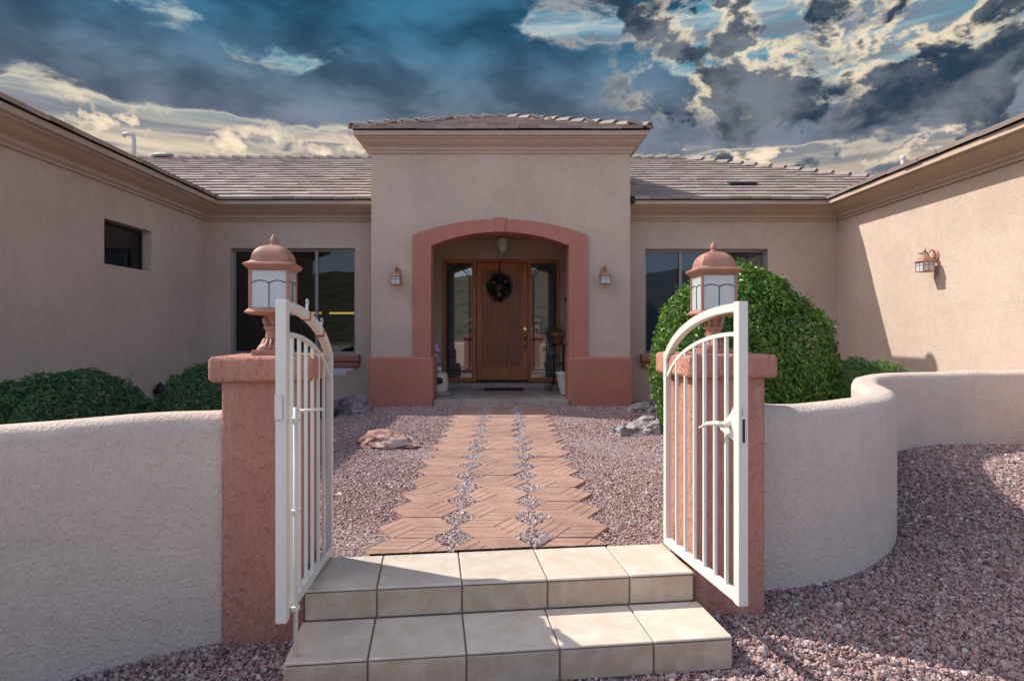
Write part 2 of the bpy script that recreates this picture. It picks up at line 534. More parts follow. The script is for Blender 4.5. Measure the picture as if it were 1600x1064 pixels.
class MB:
    def __init__(s):
        s.v = []
        s.f = []
        s.tone = []

    def add(s, vs, fs):
        k = len(s.v)
        s.v += [tuple(p) for p in vs]
        s.f += [tuple(i + k for i in f) for f in fs]
        return s

    def box(s, x0, x1, y0, y1, z0, z1, M=None):
        vs = [(x0, y0, z0), (x1, y0, z0), (x1, y1, z0), (x0, y1, z0), (x0, y0, z1), (x1, y0, z1), (x1, y1, z1), (x0, y1, z1)]
        if M is not None:
            vs = [tuple(M @ Vector(p)) for p in vs]
        return s.add(vs, [(3, 2, 1, 0), (4, 5, 6, 7), (0, 1, 5, 4), (1, 2, 6, 5), (2, 3, 7, 6), (3, 0, 4, 7)])

    def quad(s, a, b, c, d):
        return s.add([a, b, c, d], [(0, 1, 2, 3)])

    def prism(s, poly, z0, z1):
        n = len(poly)
        vs = [(x, y, z0) for x, y in poly] + [(x, y, z1) for x, y in poly]
        fs = [tuple(range(n - 1, -1, -1)), tuple(range(n, 2 * n))] + [(i, (i + 1) % n, n + (i + 1) % n, n + i) for i in range(n)]
        return s.add(vs, fs)

    def slab_y(s, poly, y0, y1):
        """polygon in x,z extruded along y"""
        n = len(poly)
        vs = [(x, y0, z) for x, z in poly] + [(x, y1, z) for x, z in poly]
        fs = [tuple(range(n)), tuple(range(2 * n - 1, n - 1, -1))] + [((i + 1) % n, i, n + i, n + (i + 1) % n) for i in range(n)]
        return s.add(vs, fs)

    def loft(s, rings, cap0=True, cap1=True):
        n = len(rings[0])
        vs = [p for r in rings for p in r]
        fs = []
        for i in range(len(rings) - 1):
            for j in range(n):
                a, b = i * n + j, i * n + (j + 1) % n
                fs.append((a, b, b + n, a + n))
        if cap0:
            fs.append(tuple(range(n - 1, -1, -1)))
        if cap1:
            k = (len(rings) - 1) * n
            fs.append(tuple(range(k, k + n)))
        return s.add(vs, fs)

    def lathe(s, prof, n=20, c=(0, 0, 0)):
        rings = [[(c[0] + r * math.cos(2 * math.pi * j / n), c[1] + r * math.sin(2 * math.pi * j / n), c[2] + z) for j in range(n)] for r, z in prof]
        return s.loft(rings)

    def rsquare(s, prof, c=(0, 0, 0), pw=6.0, n=32):
        """lofted rounded squares: prof = (half size, z[, power])"""
        rings = []
        for q in prof:
            r, z = q[0], q[1]
            p = q[2] if len(q) > 2 else pw
            ring = []
            for j in range(n):
                a = 2 * math.pi * j / n
                ca, sa = math.cos(a), math.sin(a)
                k = (abs(ca) ** p + abs(sa) ** p) ** (-1 / p)
                ring.append((c[0] + r * k * ca, c[1] + r * k * sa, c[2] + z))
            rings.append(ring)
        return s.loft(rings)

    def tube(s, pts, r, n=8, square=False, up=None):
        pts = [Vector(p) for p in pts]
        rs = r if isinstance(r, (list, tuple)) else [r] * len(pts)
        rings = []
        ref = Vector(up) if up else None
        for i, p in enumerate(pts):
            d = (pts[min(i + 1, len(pts) - 1)] - pts[max(i - 1, 0)]).normalized()
            if ref is None:
                ref = Vector((0, 0, 1)) if abs(d.z) < 0.9 else Vector((1, 0, 0))
            a = d.cross(ref)
            if a.length < 1e-4:
                a = d.cross(Vector((0.3, 0.8, 0.5)))
            a.normalize()
            b = a.cross(d).normalized()
            if not up:
                ref = b
            ring = []
            for j in range(4 if square else n):
                if square:
                    sx, sy = ((1, 1), (-1, 1), (-1, -1), (1, -1))[j]
                    ring.append(tuple(p + a * rs[i] * sx + b * rs[i] * sy))
                else:
                    t = 2 * math.pi * j / n
                    ring.append(tuple(p + a * rs[i] * math.cos(t) + b * rs[i] * math.sin(t)))
            rings.append(ring)
        return s.loft(rings)

    def ball(s, c, r, n=10, m=6):
        if not isinstance(r, (tuple, list)):
            r = (r, r, r)
        rings = []
        for i in range(m + 1):
            ph = math.pi * (i / m) - math.pi / 2
            k = max(math.cos(ph), 0.02)
            rings.append([(c[0] + r[0] * k * math.cos(2 * math.pi * j / n), c[1] + r[1] * k * math.sin(2 * math.pi * j / n), c[2] + r[2] * math.sin(ph)) for j in range(n)])
        return s.loft(rings)


def world_loc(o):
    v = Vector((0, 0, 0))
    while o is not None:
        v += o.location
        o = o.parent
    return v


def link(name, me, mat, parent=None, smooth=False, bevel=0.0, bseg=2, angle=None):
    o = bpy.data.objects.new(name, me)
    COL.objects.link(o)
    if mat is not None:
        me.materials.append(mat)
    if parent is not None:
        o.parent = parent
    if smooth or angle:
        me.polygons.foreach_set('use_smooth', [True] * len(me.polygons))
    if angle:
        me.set_sharp_from_angle(angle=R(angle))
    if bevel:
        b = o.modifiers.new('bevel', 'BEVEL')
        b.width = bevel
        b.segments = bseg
        b.limit_method = 'ANGLE'
        b.angle_limit = R(35)
    return o


def build(mb, name, mat, parent=None, local=False, smooth=False, bevel=0.0, bseg=2, angle=None, recalc=True):
    """mesh object; verts are world coordinates unless local"""
    me = bpy.data.meshes.new(name)
    off = Vector((0, 0, 0))
    if not local and parent is not None:
        off = world_loc(parent)
    vs = mb.v if off.length < 1e-9 else [(x - off.x, y - off.y, z - off.z) for x, y, z in mb.v]
    me.from_pydata(vs, [], mb.f)
    if recalc:
        bm = bmesh.new()
        bm.from_mesh(me)
        bmesh.ops.recalc_face_normals(bm, faces=bm.faces)
        bm.to_mesh(me)
        bm.free()
    me.update()
    return link(name, me, mat, parent, smooth, bevel, bseg, angle)


def tag(o, label=None, cat=None, group=None, kind=None):
    if label:
        o['label'] = label
    if cat:
        o['category'] = cat
    if group:
        o['group'] = group
    if kind:
        o['kind'] = kind
    return o


def empty(name, loc, rz=0.0, label=None, cat=None, group=None):
    o = bpy.data.objects.new(name, None)
    COL.objects.link(o)
    o.location = loc
    o.rotation_euler = (0, 0, rz)
    o.empty_display_size = 0.2
    return tag(o, label, cat, group)


def copy_tree(o, parent=None):
    c = o.copy()
    COL.objects.link(c)
    c.parent = parent
    for ch in list(o.children):
        copy_tree(ch, c)
    return c


def smooth_curve(pts, n=12):
    """Catmull-Rom through 2D points"""
    P = [Vector(p) for p in pts]
    out = []
    for i in range(len(P) - 1):
        p0, p1, p2, p3 = P[max(i - 1, 0)], P[i], P[i + 1], P[min(i + 2, len(P) - 1)]
        for k in range(n):
            t = k / n
            out.append(0.5 * ((2 * p1) + (p2 - p0) * t + (2 * p0 - 5 * p1 + 4 * p2 - p3) * t * t + (3 * p1 - p0 - 3 * p2 + p3) * t ** 3))
    out.append(P[-1])
    return out


def sstep(a, b, x):
    t = np.clip((x - a) / (b - a), 0, 1)
    return t * t * (3 - 2 * t)


# ------------------------------------------------------------------ layout
WL, WR = -5.13, 5.76          # inner faces of the two wings
YM = 10.6                     # main front wall
YT = 10.0                     # entry tower front
TX0, TX1 = -2.156, 2.06       # tower sides
ZG = 0.275                    # courtyard ground
ZE0, ZE1 = 3.39, 3.67         # cornice bottom / top
TZ0, TZ1 = 4.38, 4.69
WING_L_END, WING_R_END = 4.95, 5.75
GATE_ROT = R(6.6)
LW = smooth_curve([(-1.22, 3.10), (-1.45, 3.00), (-1.70, 2.87), (-1.95, 2.70), (-2.2, 2.49), (-2.42, 2.2), (-2.6, 1.8), (-2.7, 1.3), (-2.72, 0.6)])
RW = smooth_curve([(1.25, 3.52), (1.5, 3.55), (1.78, 3.62), (2.12, 3.79), (2.49, 4.12), (2.80, 4.6), (2.98, 5.0), (3.24, 5.5), (3.66, 6.08), (4.25, 6.45), (5.0, 6.62), (5.75, 6.66)])


def ground_z(x, y):
    return 0.28 * sstep(2.45, 6.6, np.asarray(y, float)) + 0.02 * np.sin(np.asarray(x) * 1.7) * sstep(3.0, 5.0, np.asarray(y, float))


# ------------------------------------------------------------------ setting: ground
def make_ground():
    xs = np.unique(np.concatenate([np.linspace(-14, 14, 90), np.array([-900, -400, -180, -90, -50, -30, -20, 20, 30, 50, 90, 180, 400, 900.])]))
    ys = np.unique(np.concatenate([np.linspace(-10, 22, 110), np.array([-900, -400, -180, -90, -50, -30, -18, 30, 45, 80, 150, 300, 900.])]))
    X, Y = np.meshgrid(xs, ys)
    Z = ground_z(X, Y) - 0.012
    # lie well under the courtyard and house
    me = bpy.data.meshes.new('ground')
    nx, ny = len(xs), len(ys)
    fs = [(j * nx + i, j * nx + i + 1, (j + 1) * nx + i + 1, (j + 1) * nx + i) for j in range(ny - 1) for i in range(nx - 1)]
    me.from_pydata(np.stack([X, Y, Z], -1).reshape(-1, 3).tolist(), [], fs)
    tag(link('ground', me, M_GROUND, smooth=True), kind='structure')


make_ground()
bounce_mb = MB().add([(-40, -45, 0.004), (40, -45, 0.004), (40, 0.6, 0.004), (-40, 0.6, 0.004)], [(0, 1, 2, 3)])  # unseen pale sheet behind the camera, added to bounce sun onto the facade
tag(build(bounce_mb, 'bounce_sheet', plain('bounce_pale', (0.50, 0.45, 0.39), 0.9, var=0.08, scale=1.5, bump=0.3), recalc=False), kind='structure')


def reflection_hills():  # unseen ridge added behind the camera to darken the window reflections
    me = bpy.data.meshes.new('reflection_hills')
    vs, fs = [], []
    n, mrow = 120, 14
    for i in range(n + 1):
        a = math.pi + (i / n - 0.5) * R(230)
        for j in range(mrow + 1):
            u = j / mrow
            d = 70 + 160 * u
            p = (d * math.sin(a), d * math.cos(a))
            h = 26 * math.sin(math.pi * min(1, u * 0.62)) * (0.75 + 0.5 * mnoise.fractal(Vector((p[0] * 0.012, p[1] * 0.012, 1.0)), 0.9, 2.0, 5)) + 2.5 * mnoise.fractal(Vector((p[0] * 0.08, p[1] * 0.08, 3.0)), 0.9, 2.0, 3) * u
            fade = math.sin(math.pi * i / n) ** 0.4
            vs.append((p[0], p[1], -0.3 + max(0, h) * fade))
    for i in range(n):
        for j in range(mrow):
            k = i * (mrow + 1) + j
            fs.append((k, k + 1, k + mrow + 2, k + mrow + 1))
    me.from_pydata(vs, [], fs)
    m, t, b = new_mat('reflection_scrub')
    p = pos(t, False)
    c = t.mix(t.ss(0.45, 0.58, t.noise(p, 0.35, 6, 0.65)), (0.11, 0.09, 0.055), (0.035, 0.055, 0.024))
    t.put(b.inputs['Base Color'], c)
    b.inputs['Roughness'].default_value = 1.0
    tag(link('reflection_hills', me, m, smooth=True), kind='structure')


reflection_hills()
COURT = [(p.x, p.y) for p in reversed(LW)] + [(-1.0, 3.05), (-0.9, 3.10), (0.9, 3.31), (1.1, 3.35)] + [(p.x, p.y) for p in RW] + [(5.85, 10.7), (-5.2, 10.7), (-5.2, 5.0), (-9.0, 5.0), (-9.0, 0.6)]
me = bpy.data.meshes.new('courtyard_ground')
me.from_pydata([(x, y, ZG + 0.004) for x, y in COURT], [], [tuple(range(len(COURT)))])
tag(link('courtyard_ground', me, M_GROUND), kind='structure')

# ------------------------------------------------------------------ house
house = empty('house', (0, YM, ZG), label='low stucco house with arched entry tower, tiled roofs and two wings', cat='house')


def wall_panel(mb, axis, c, thick, a0, a1, z0, z1, holes):
    """wall in the plane axis=c, outer face at c, body going to c+thick; holes = (a0,a1,z0,z1)"""
    xs = sorted({a0, a1, *[h[0] for h in holes], *[h[1] for h in holes]})
    zs = sorted({z0, z1, *[h[2] for h in holes], *[h[3] for h in holes]})

    def P(a, d, z):
        return (a, c + d, z) if axis == 'y' else (c + d, a, z)
    for i in range(len(xs) - 1):
        for j in range(len(zs) - 1):
            xm, zm = (xs[i] + xs[i + 1]) / 2, (zs[j] + zs[j + 1]) / 2
            if any(h[0] < xm < h[1] and h[2] < zm < h[3] for h in holes):
                continue
            for d in (0, thick):
                mb.quad(P(xs[i], d, zs[j]), P(xs[i + 1], d, zs[j]), P(xs[i + 1], d, zs[j + 1]), P(xs[i], d, zs[j + 1]))
    for h in holes:
        for (p, q) in (((h[0], h[2]), (h[1], h[2])), ((h[1], h[2]), (h[1], h[3])), ((h[1], h[3]), (h[0], h[3])), ((h[0], h[3]), (h[0], h[2]))):
            mb.quad(P(p[0], 0, p[1]), P(q[0], 0, q[1]), P(q[0], thick, q[1]), P(p[0], thick, p[1]))
    return mb


WIN_L = (-4.715, -2.56, 1.10, 2.925)
WIN_R = (2.44, 4.56, 1.10, 2.915)
WIN_W = (7.89, 8.95, 2.36, 2.945)
WZ0 = 0.0
build(wall_panel(MB(), 'y', YM, 0.22, WL, TX0, WZ0, 3.6, [WIN_L]), 'wall', M_WALL, house)
build(wall_panel(MB(), 'y', YM, 0.22, TX1, WR, WZ0, 3.6, [WIN_R]), 'wall', M_WALL, house)
build(wall_panel(MB(), 'x', WL, -0.22, WING_L_END, YM + 0.22, WZ0, 3.6, [WIN_W]), 'wall', M_WALL, house)
build(wall_panel(MB(), 'x', WR, 0.22, WING_R_END, YM + 0.22, WZ0, 3.6, []), 'wall', M_WALL, house)
build(wall_panel(MB(), 'y', WING_L_END, 0.22, -9.6, WL, WZ0, 3.6, []), 'wall', M_WALL, house)
build(wall_panel(MB(), 'y', WING_R_END, 0.22, WR, 9.2, WZ0, 3.6, []), 'wall', M_WALL, house)
# outer and rear walls close the volume
build(wall_panel(MB(), 'x', -9.6, 0.22, WING_L_END, 20, WZ0, 3.6, []), 'wall', M_WALL, house)
build(wall_panel(MB(), 'x', 9.2, -0.22, WING_R_END, 20, WZ0, 3.6, []), 'wall', M_WALL, house)
build(wall_panel(MB(), 'y', 20, -0.22, -9.6, 9.2, WZ0, 3.6, []), 'wall', M_WALL, house)

# entry tower with arched opening
AX0, AX1, ASP, ACR = -1.19, 1.07, 2.893, 3.117
OX0, OX1, OSP, OCR = -1.472, 1.355, 3.055, 3.31


def arc(x0, x1, zs, zc, n=24):
    h, rise = (x1 - x0) / 2, zc - zs
    Rr = (h * h + rise * rise) / (2 * rise)
    cx, cz = (x0 + x1) / 2, zc - Rr
    th = math.asin(h / Rr)
    return [(cx + Rr * math.sin(-th + 2 * th * i / n), cz + Rr * math.cos(-th + 2 * th * i / n)) for i in range(n + 1)]


def tower():
    mb = MB()
    ar = arc(AX0, AX1, ASP, ACR)
    y0, y1 = YT, YT + 0.38
    for y in (y0, y1):
        mb.quad((TX0, y, 0), (AX0, y, 0), (AX0, y, 4.6), (TX0, y, 4.6))
        mb.quad((AX1, y, 0), (TX1, y, 0), (TX1, y, 4.6), (AX1, y, 4.6))
        for (a, b) in zip(ar[:-1], ar[1:]):
            mb.quad((a[0], y, a[1]), (b[0], y, b[1]), (b[0], y, 4.6), (a[0], y, 4.6))
    # outer sides and back
    for x in (TX0, TX1):
        mb.quad((x, y0, 0), (x, 12.7, 0), (x, 12.7, 4.6), (x, y0, 4.6))
    # porch side walls
    for x in (-1.62, 1.56):
        mb.quad((x, y1, 0), (x, 12.3, 0), (x, 12.3, 3.4), (x, y1, 3.4))
    build(mb, 'tower_wall', M_WALL, house, recalc=False)
    mb = MB()
    mb.box(-1.62, 1.56, y1, 12.6, 3.32, 3.4)
    build(mb, 'porch_ceiling', M_WALL, house)
    wall = MB()
    wall_panel(wall, 'y', 12.3, 0.2, -1.7, 1.62, 0.0, 3.4, [(-1.225, 1.13, 0.49, 2.93)])
    build(wall, 'porch_wall', M_WALL, house)
    # terracotta trim: one band around the opening, lining the reveal as well
    mb = MB()
    oa = arc(OX0, OX1, OSP, OCR)
    inn = [(AX0 + 0.012, 1.07)] + [(x * 1.0, z - 0.012) for x, z in arc(AX0 + 0.012, AX1 - 0.012, ASP, ACR)] + [(AX1 - 0.012, 1.07)]
    out = [(OX0, 1.07)] + oa + [(OX1, 1.07)]
    yf, yb = YT - 0.045, YT + 0.40
    for i in range(len(inn) - 1):
        a, b, c, d = inn[i], inn[i + 1], out[i + 1], out[i]
        mb.quad((a[0], yf, a[1]), (b[0], yf, b[1]), (c[0], yf, c[1]), (d[0], yf, d[1]))
        mb.quad((d[0], yf, d[1]), (c[0], yf, c[1]), (c[0], YT + 0.01, c[1]), (d[0], YT + 0.01, d[1]))
        mb.quad((a[0], yf, a[1]), (b[0], yf, b[1]), (b[0], yb, b[1]), (a[0], yb, a[1]))
    build(mb, 'arch_trim', M_TERRA, house)
    ks = MB()
    ks.slab_y([(-0.115, 3.10), (0.0, 3.10), (0.045, 3.335), (-0.165, 3.335)], YT - 0.062, YT - 0.03)
    build(ks, 'keystone', M_TERRA, house, bevel=0.006)
    for x0, x1 in ((-2.185, -1.134), (1.045, 2.085)):
        mb = MB().box(x0, x1, YT - 0.10, YT + 0.45, 0.0, 1.075)
        build(mb, 'wainscot', M_TERRA, house, bevel=0.03, bseg=4)


tower()

# cornices: moulded profile swept along the walls with mitred corners
PROF = [(0.0, 0.0), (0.035, 0.0), (0.042, 0.018), (0.035, 0.036), (0.06, 0.046), (0.075, 0.062), (0.075, 0.085), (0.09, 0.10), (0.13, 0.115), (0.18, 0.135),
        (0.23, 0.162), (0.275, 0.195), (0.30, 0.20), (0.315, 0.205), (0.315, 0.225), (0.36, 0.23), (0.375, 0.235), (0.375, 0.305), (0.0, 0.305)]


def sweep(path, prof, z0, side=1):
    P = [Vector((p[0], p[1])) for p in path]
    offs = []
    for i, p in enumerate(P):
        d0 = (P[i] - P[i - 1]).normalized() if i > 0 else None
        d1 = (P[i + 1] - P[i]).normalized() if i < len(P) - 1 else None
        n0 = Vector((d0.y, -d0.x)) * side if d0 else None
        n1 = Vector((d1.y, -d1.x)) * side if d1 else None
        if n0 is None:
            offs.append(n1)
        elif n1 is None:
            offs.append(n0)
        else:
            b = (n0 + n1).normalized()
            offs.append(b / max(b.dot(n0), 0.2))
    mb = MB()
    rings = [[(p.x + o.x * a, p.y + o.y * a, z0 + z) for a, z in prof] for p, o in zip(P, offs)]
    mb.loft(rings)
    return mb


CS = (ZE1 - ZE0) / 0.305
PR = [(a * 1.0, z * CS) for a, z in PROF]
build(sweep([(-9.6, WING_L_END), (WL, WING_L_END), (WL, YM), (TX0, YM)], PR, ZE0), 'cornice', M_CORN, house, angle=25)
build(sweep([(TX1, YM), (WR, YM), (WR, WING_R_END), (9.2, WING_R_END)], PR, ZE0), 'cornice', M_CORN, house, angle=25)
build(sweep([(TX0, 13.0), (TX0, YT), (TX1, YT), (TX1, 13.0)], [(a * 0.62, z) for a, z in PROF], TZ0), 'cornice', M_CORN, house, angle=25)

# ---- roofs
PITCH = 5.0 / 12.0


def tile_field(name, origin, u, rows, expo, width, inside, s0, s1, parent, seed=1):
    """flat concrete tiles laid in courses. origin: eave point, u: unit vector along eave (horizontal), upslope = horizontal normal v.
    inside(s,t): keep test in plan coordinates (s along eave, t plan distance up slope)"""
    rng = random.Random(seed)
    u = Vector(u).normalized()
    v = Vector((-u.y, u.x, 0))
    k = math.sqrt(1 + PITCH * PITCH)
    sl = (v + Vector((0, 0, PITCH))) / k            # along slope
    nn = u.cross(sl).normalized()
    if nn.z < 0:
        nn = -nn
    o = Vector(origin)
    vs, fs, tone = [], [], []
    for r in range(rows):
        s = s0 - (width / 2 if r % 2 else 0)
        while s < s1:
            w = width - 0.006
            tc = r * expo / k
            if inside(s + width / 2, tc + expo * 0.4):
                j = rng.uniform(-0.004, 0.004)
                dj = rng.uniform(-0.012, 0.008)
                tilt = rng.uniform(-0.003, 0.003)
                b = o + u * s + sl * (r * expo + dj)
                th = 0.046
                lift0, lift1 = 0.058 + j, 0.022 + j
                L = expo + 0.06
                c = []
                for (a, l, hh) in ((0, 0, lift0 - th), (w, 0, lift0 - th + tilt), (w, L, lift1 - th), (0, L, lift1 - th), (0, 0, lift0), (w, 0, lift0 + tilt), (w, L, lift1), (0, L, lift1)):
                    c.append(tuple(b + u * a + sl * l + nn * hh))
                kk = len(vs)
                vs += c
                q = rng.random()
                for f in ((4, 5, 6, 7), (0, 1, 5, 4), (1, 2, 6, 5), (3, 0, 4, 7)):
                    fs.append(tuple(i + kk for i in f))
                tone += [q] * 8
            s += width
    off = world_loc(parent)
    me = bpy.data.meshes.new(name)
    me.from_pydata([(x - off.x, y - off.y, z - off.z) for x, y, z in vs], [], fs)
    a = me.attributes.new('tone', 'FLOAT', 'POINT')
    a.data.foreach_set('value', tone)
    ob = link(name, me, M_ROOF, parent)
    tag(ob, kind='stuff')
    return ob


OVH = 0.392
ZR = ZE1 + 0.004
EY = YM - OVH                  # main eave line
RIDGE_Y = 15.1
APEX_X = 4.3
RIDGE_Z = ZR + (RIDGE_Y - EY) * PITCH
roof = MB()


def roof_planes():
    eL, eR = WL + OVH, WR - OVH
    rows_run = RIDGE_Y - EY
    hip = RIDGE_Y - EY
    e = 0.005
    # main front slope (trapezoid to hip on the right)
    roof.quad((-12.5, EY, ZR), (APEX_X + hip, EY, ZR), (APEX_X, RIDGE_Y, RIDGE_Z), (-12.5, RIDGE_Y, RIDGE_Z))
    roof.quad((-12.5, RIDGE_Y, RIDGE_Z), (APEX_X, RIDGE_Y, RIDGE_Z), (APEX_X + hip, RIDGE_Y + hip, ZR), (-12.5, RIDGE_Y + hip, ZR))
    roof.add([(APEX_X, RIDGE_Y, RIDGE_Z), (APEX_X + hip, EY, ZR), (APEX_X + hip, RIDGE_Y + hip, ZR)], [(0, 1, 2)])
    # left wing: hip end towards the camera
    y0 = WING_L_END - OVH
    xr = -7.4
    h = eL - xr
    zr = ZR + h * PITCH
    roof.quad((eL, y0, ZR), (eL, 13, ZR), (xr, 13, zr), (xr, y0 + h, zr))
    roof.quad((xr - h, y0, ZR), (xr - h, 13, ZR), (xr, 13, zr), (xr, y0 + h, zr))
    roof.add([(xr - h, y0, ZR), (eL, y0, ZR), (xr, y0 + h, zr)], [(0, 1, 2)])
    y0 = WING_R_END - OVH
    xr = 7.45
    h = xr - eR
    zr = ZR + h * PITCH
    roof.quad((eR, y0, ZR), (eR, 13, ZR), (xr, 13, zr), (xr, y0 + h, zr))
    roof.quad((xr + h, y0, ZR), (xr + h, 13, ZR), (xr, 13, zr), (xr, y0 + h, zr))
    roof.add([(xr + h, y0, ZR), (eR, y0, ZR), (xr, y0 + h, zr)], [(0, 1, 2)])


roof_planes()
roof_o = build(roof, 'roof', M_ROOF, house)
HIP = RIDGE_Y - EY


def in_main(s, t):
    if not (0 <= t <= HIP - 0.05):
        return False
    x = s
    if x > APEX_X + HIP - t:
        return False
    if TX0 < x < TX1 and t < 0.6:
        return False
    if x < WL + OVH - t + 0.1 - 0.0 and x < WL + OVH - t - 0.05 and t < 2.65:
        return False
    if x > WR - OVH + t + 0.05 and t < 2.1:
        return False
    return True


tile_field('roof_tiles', (0, EY - 0.015, ZR), (1, 0, 0), 17, 0.318, 0.33, in_main, -12.4, 9.5, roof_o, 3)
hl = (WL + OVH) + 7.4


def in_lw(s, t):
    # s runs along +Y->? origin at eave, see call
    y = s
    return 0 <= t < hl - 0.05 and y > WING_L_END - OVH + t and y < EY + t + 0.1


def in_rw(s, t):
    y = -s
    return 0 <= t < 2.05 and y > WING_R_END - OVH + t and y < EY + t + 0.1


tile_field('roof_tiles', (WL + OVH + 0.015, 0, ZR), (0, 1, 0), 9, 0.318, 0.33, in_lw, 4.4, 13.2, roof_o, 5)
tile_field('roof_tiles', (WR - OVH - 0.015, 0, ZR), (0, -1, 0), 8, 0.318, 0.33, in_rw, -13.2, -5.2, roof_o, 6)

# tower hip roof
tw = MB()
tx0, tx1, ty0 = TX0 - 0.25, TX1 + 0.25, YT - 0.25
th_ = (tx1 - tx0) / 2
tcx = (tx0 + tx1) / 2
TZR = TZ1 + 0.004
tzr = TZR + th_ * PITCH
ty1 = 14.5
tw.add([(tx0, ty0, TZR), (tx1, ty0, TZR), (tcx, ty0 + th_, tzr)], [(0, 1, 2)])
tw.quad((tx0, ty0, TZR), (tcx, ty0 + th_, tzr), (tcx, ty1, tzr), (tx0, ty1, TZR))
tw.quad((tx1, ty0, TZR), (tcx, ty0 + th_, tzr), (tcx, ty1, tzr), (tx1, ty1, TZR))
troof = build(tw, 'roof', M_ROOF, house)
tile_field('roof_tiles', (0, ty0 - 0.015, TZR), (1, 0, 0), 8, 0.318, 0.33, lambda s, t: 0 <= t < th_ - 0.1 and abs(s - tcx) < th_ - t, tx0, tx1, troof, 8)
tile_field('roof_tiles', (tx0 - 0.012, 0, TZR), (0, -1, 0), 8, 0.318, 0.33, lambda s, t: 0 <= t < th_ - 0.1 and -s - ty0 > t and -s < 13, -13.2, -9.4, troof, 9)
tile_field('roof_tiles', (tx1 + 0.012, 0, TZR), (0, 1, 0), 8, 0.318, 0.33, lambda s, t: 0 <= t < th_ - 0.1 and s - ty0 > t and s < 13, 9.4, 13.2, troof, 10)


def cap_mesh():
    """one ridge cap, length along +x, lower butt end at x=0, angled saddle profile"""
    mb = MB()
    L = 0.40
    sec = [(-0.115, -0.055), (-0.07, 0.0), (0.0, 0.03), (0.07, 0.0), (0.115, -0.055), (0.10, -0.07), (0.06, -0.022), (0.0, 0.004), (-0.06, -0.022), (-0.10, -0.07)]
    rings = []
    for x, k, dz in ((0.0, 1.0, 0.055), (L, 0.84, 0.0)):
        rings.append([(x, y * k, z * k + dz) for y, z in sec])
    mb.loft(rings)
    me = bpy.data.meshes.new('ridge_cap')
    me.from_pydata(mb.v, [], mb.f)
    bm = bmesh.new()
    bm.from_mesh(me)
    bmesh.ops.recalc_face_normals(bm, faces=bm.faces)
    bm.to_mesh(me)
    bm.free()
    a = me.attributes.new('tone', 'FLOAT', 'POINT')
    a.data.foreach_set('value', [0.15] * len(me.vertices))
    me.materials.append(M_ROOF)
    return me


CAP = cap_mesh()


def caps(a, b, parent, expo=0.33, seed=0):
    rng = random.Random(seed)
    a, b = Vector(a), Vector(b)
    d = (b - a)
    L = d.length
    d.normalize()
    side = Vector((0, 0, 1)).cross(d).normalized()
    up = d.cross(side)
    off = world_loc(parent)
    for i in range(int(L / expo)):
        o = bpy.data.objects.new('ridge_cap', CAP)
        COL.objects.link(o)
        o.parent = parent
        p = a + d * (i * expo) + up * 0.045 - off
        M = Matrix((d, side, up)).transposed().to_4x4()
        M = Matrix.Translation(p) @ M @ Matrix.Rotation(rng.uniform(-0.02, 0.02), 4, 'Z') @ Matrix.Rotation(rng.uniform(-0.015, 0.015), 4, 'Y')
        o.matrix_basis = M


caps((tx0, ty0, TZR), (tcx, ty0 + th_, tzr), troof, seed=1)
caps((tx1, ty0, TZR), (tcx, ty0 + th_, tzr), troof, seed=2)
caps((APEX_X + HIP * 0.64, EY + HIP * 0.36, RIDGE_Z - HIP * 0.64 * PITCH), (APEX_X, RIDGE_Y, RIDGE_Z), roof_o, seed=3)
caps((-9.6, RIDGE_Y, RIDGE_Z), (-1.6, RIDGE_Y, RIDGE_Z), roof_o, seed=4)
caps((APEX_X, RIDGE_Y, RIDGE_Z), (1.6, RIDGE_Y, RIDGE_Z), roof_o, seed=5)

# roof fittings
vp = MB().tube([(-6.5, 10.8, 4.1), (-6.5, 10.8, 4.86), (-6.52, 10.8, 4.93), (-6.58, 10.8, 4.965), (-6.66, 10.8, 4.955), (-6.69, 10.8, 4.91)], 0.036, 10)
tag(build(vp, 'vent_pipe', plain('pale_pipe', (0.62, 0.55, 0.48), 0.6), smooth=True), 'pale curved vent pipe rising behind the left wing roof', 'vent pipe')
vp = MB().tube([(7.47, 11.5, 4.2), (7.47, 11.5, 4.74)], 0.035, 10).lathe([(0.05, 4.72), (0.05, 4.76), (0.035, 4.78)], 10, (7.47, 11.5, 0))
tag(build(vp, 'vent_pipe', MATS['pale_pipe'], smooth=False), 'short straight vent stub above the right wing eave', 'vent pipe')
rv = MB().rsquare([(0.16, -0.2), (0.16, 0.02), (0.24, 0.03), (0.26, 0.07), (0.20, 0.13), (0.08, 0.155)], (-8.35, 15.2, RIDGE_Z + 0.02), 4)
tag(build(rv, 'roof_vent', plain('grey_vent', (0.22, 0.20, 0.20), 0.6), smooth=False, angle=40), 'low grey vent cap on the left end of the main ridge', 'roof vent')
sv = MB()
k_ = math.sqrt(1 + PITCH * PITCH)
for xx in (4.28, 4.54):
    yy = 11.30
    zz = ZR + (yy - EY) * PITCH
    Mx = Matrix.Translation((xx, yy, zz + 0.055)) @ Matrix.Rotation(math.atan(PITCH), 4, 'X')
    sv.box(-0.12, 0.12, -0.02, 0.16, 0, 0.045, Mx)
build(sv, 'slot_vent', M_SLOT, roof_o)
sv = MB()
Mx = Matrix.Translation((2.10, EY - 0.01, ZR + 0.03)) @ Matrix.Rotation(0.3, 4, 'Z')
sv.box(0, 0.07, -0.05, 0.06, -0.09, 0.03, Mx)
build(sv, 'flashing', M_SLOT, roof_o, bevel=0.01)

# ---- windows


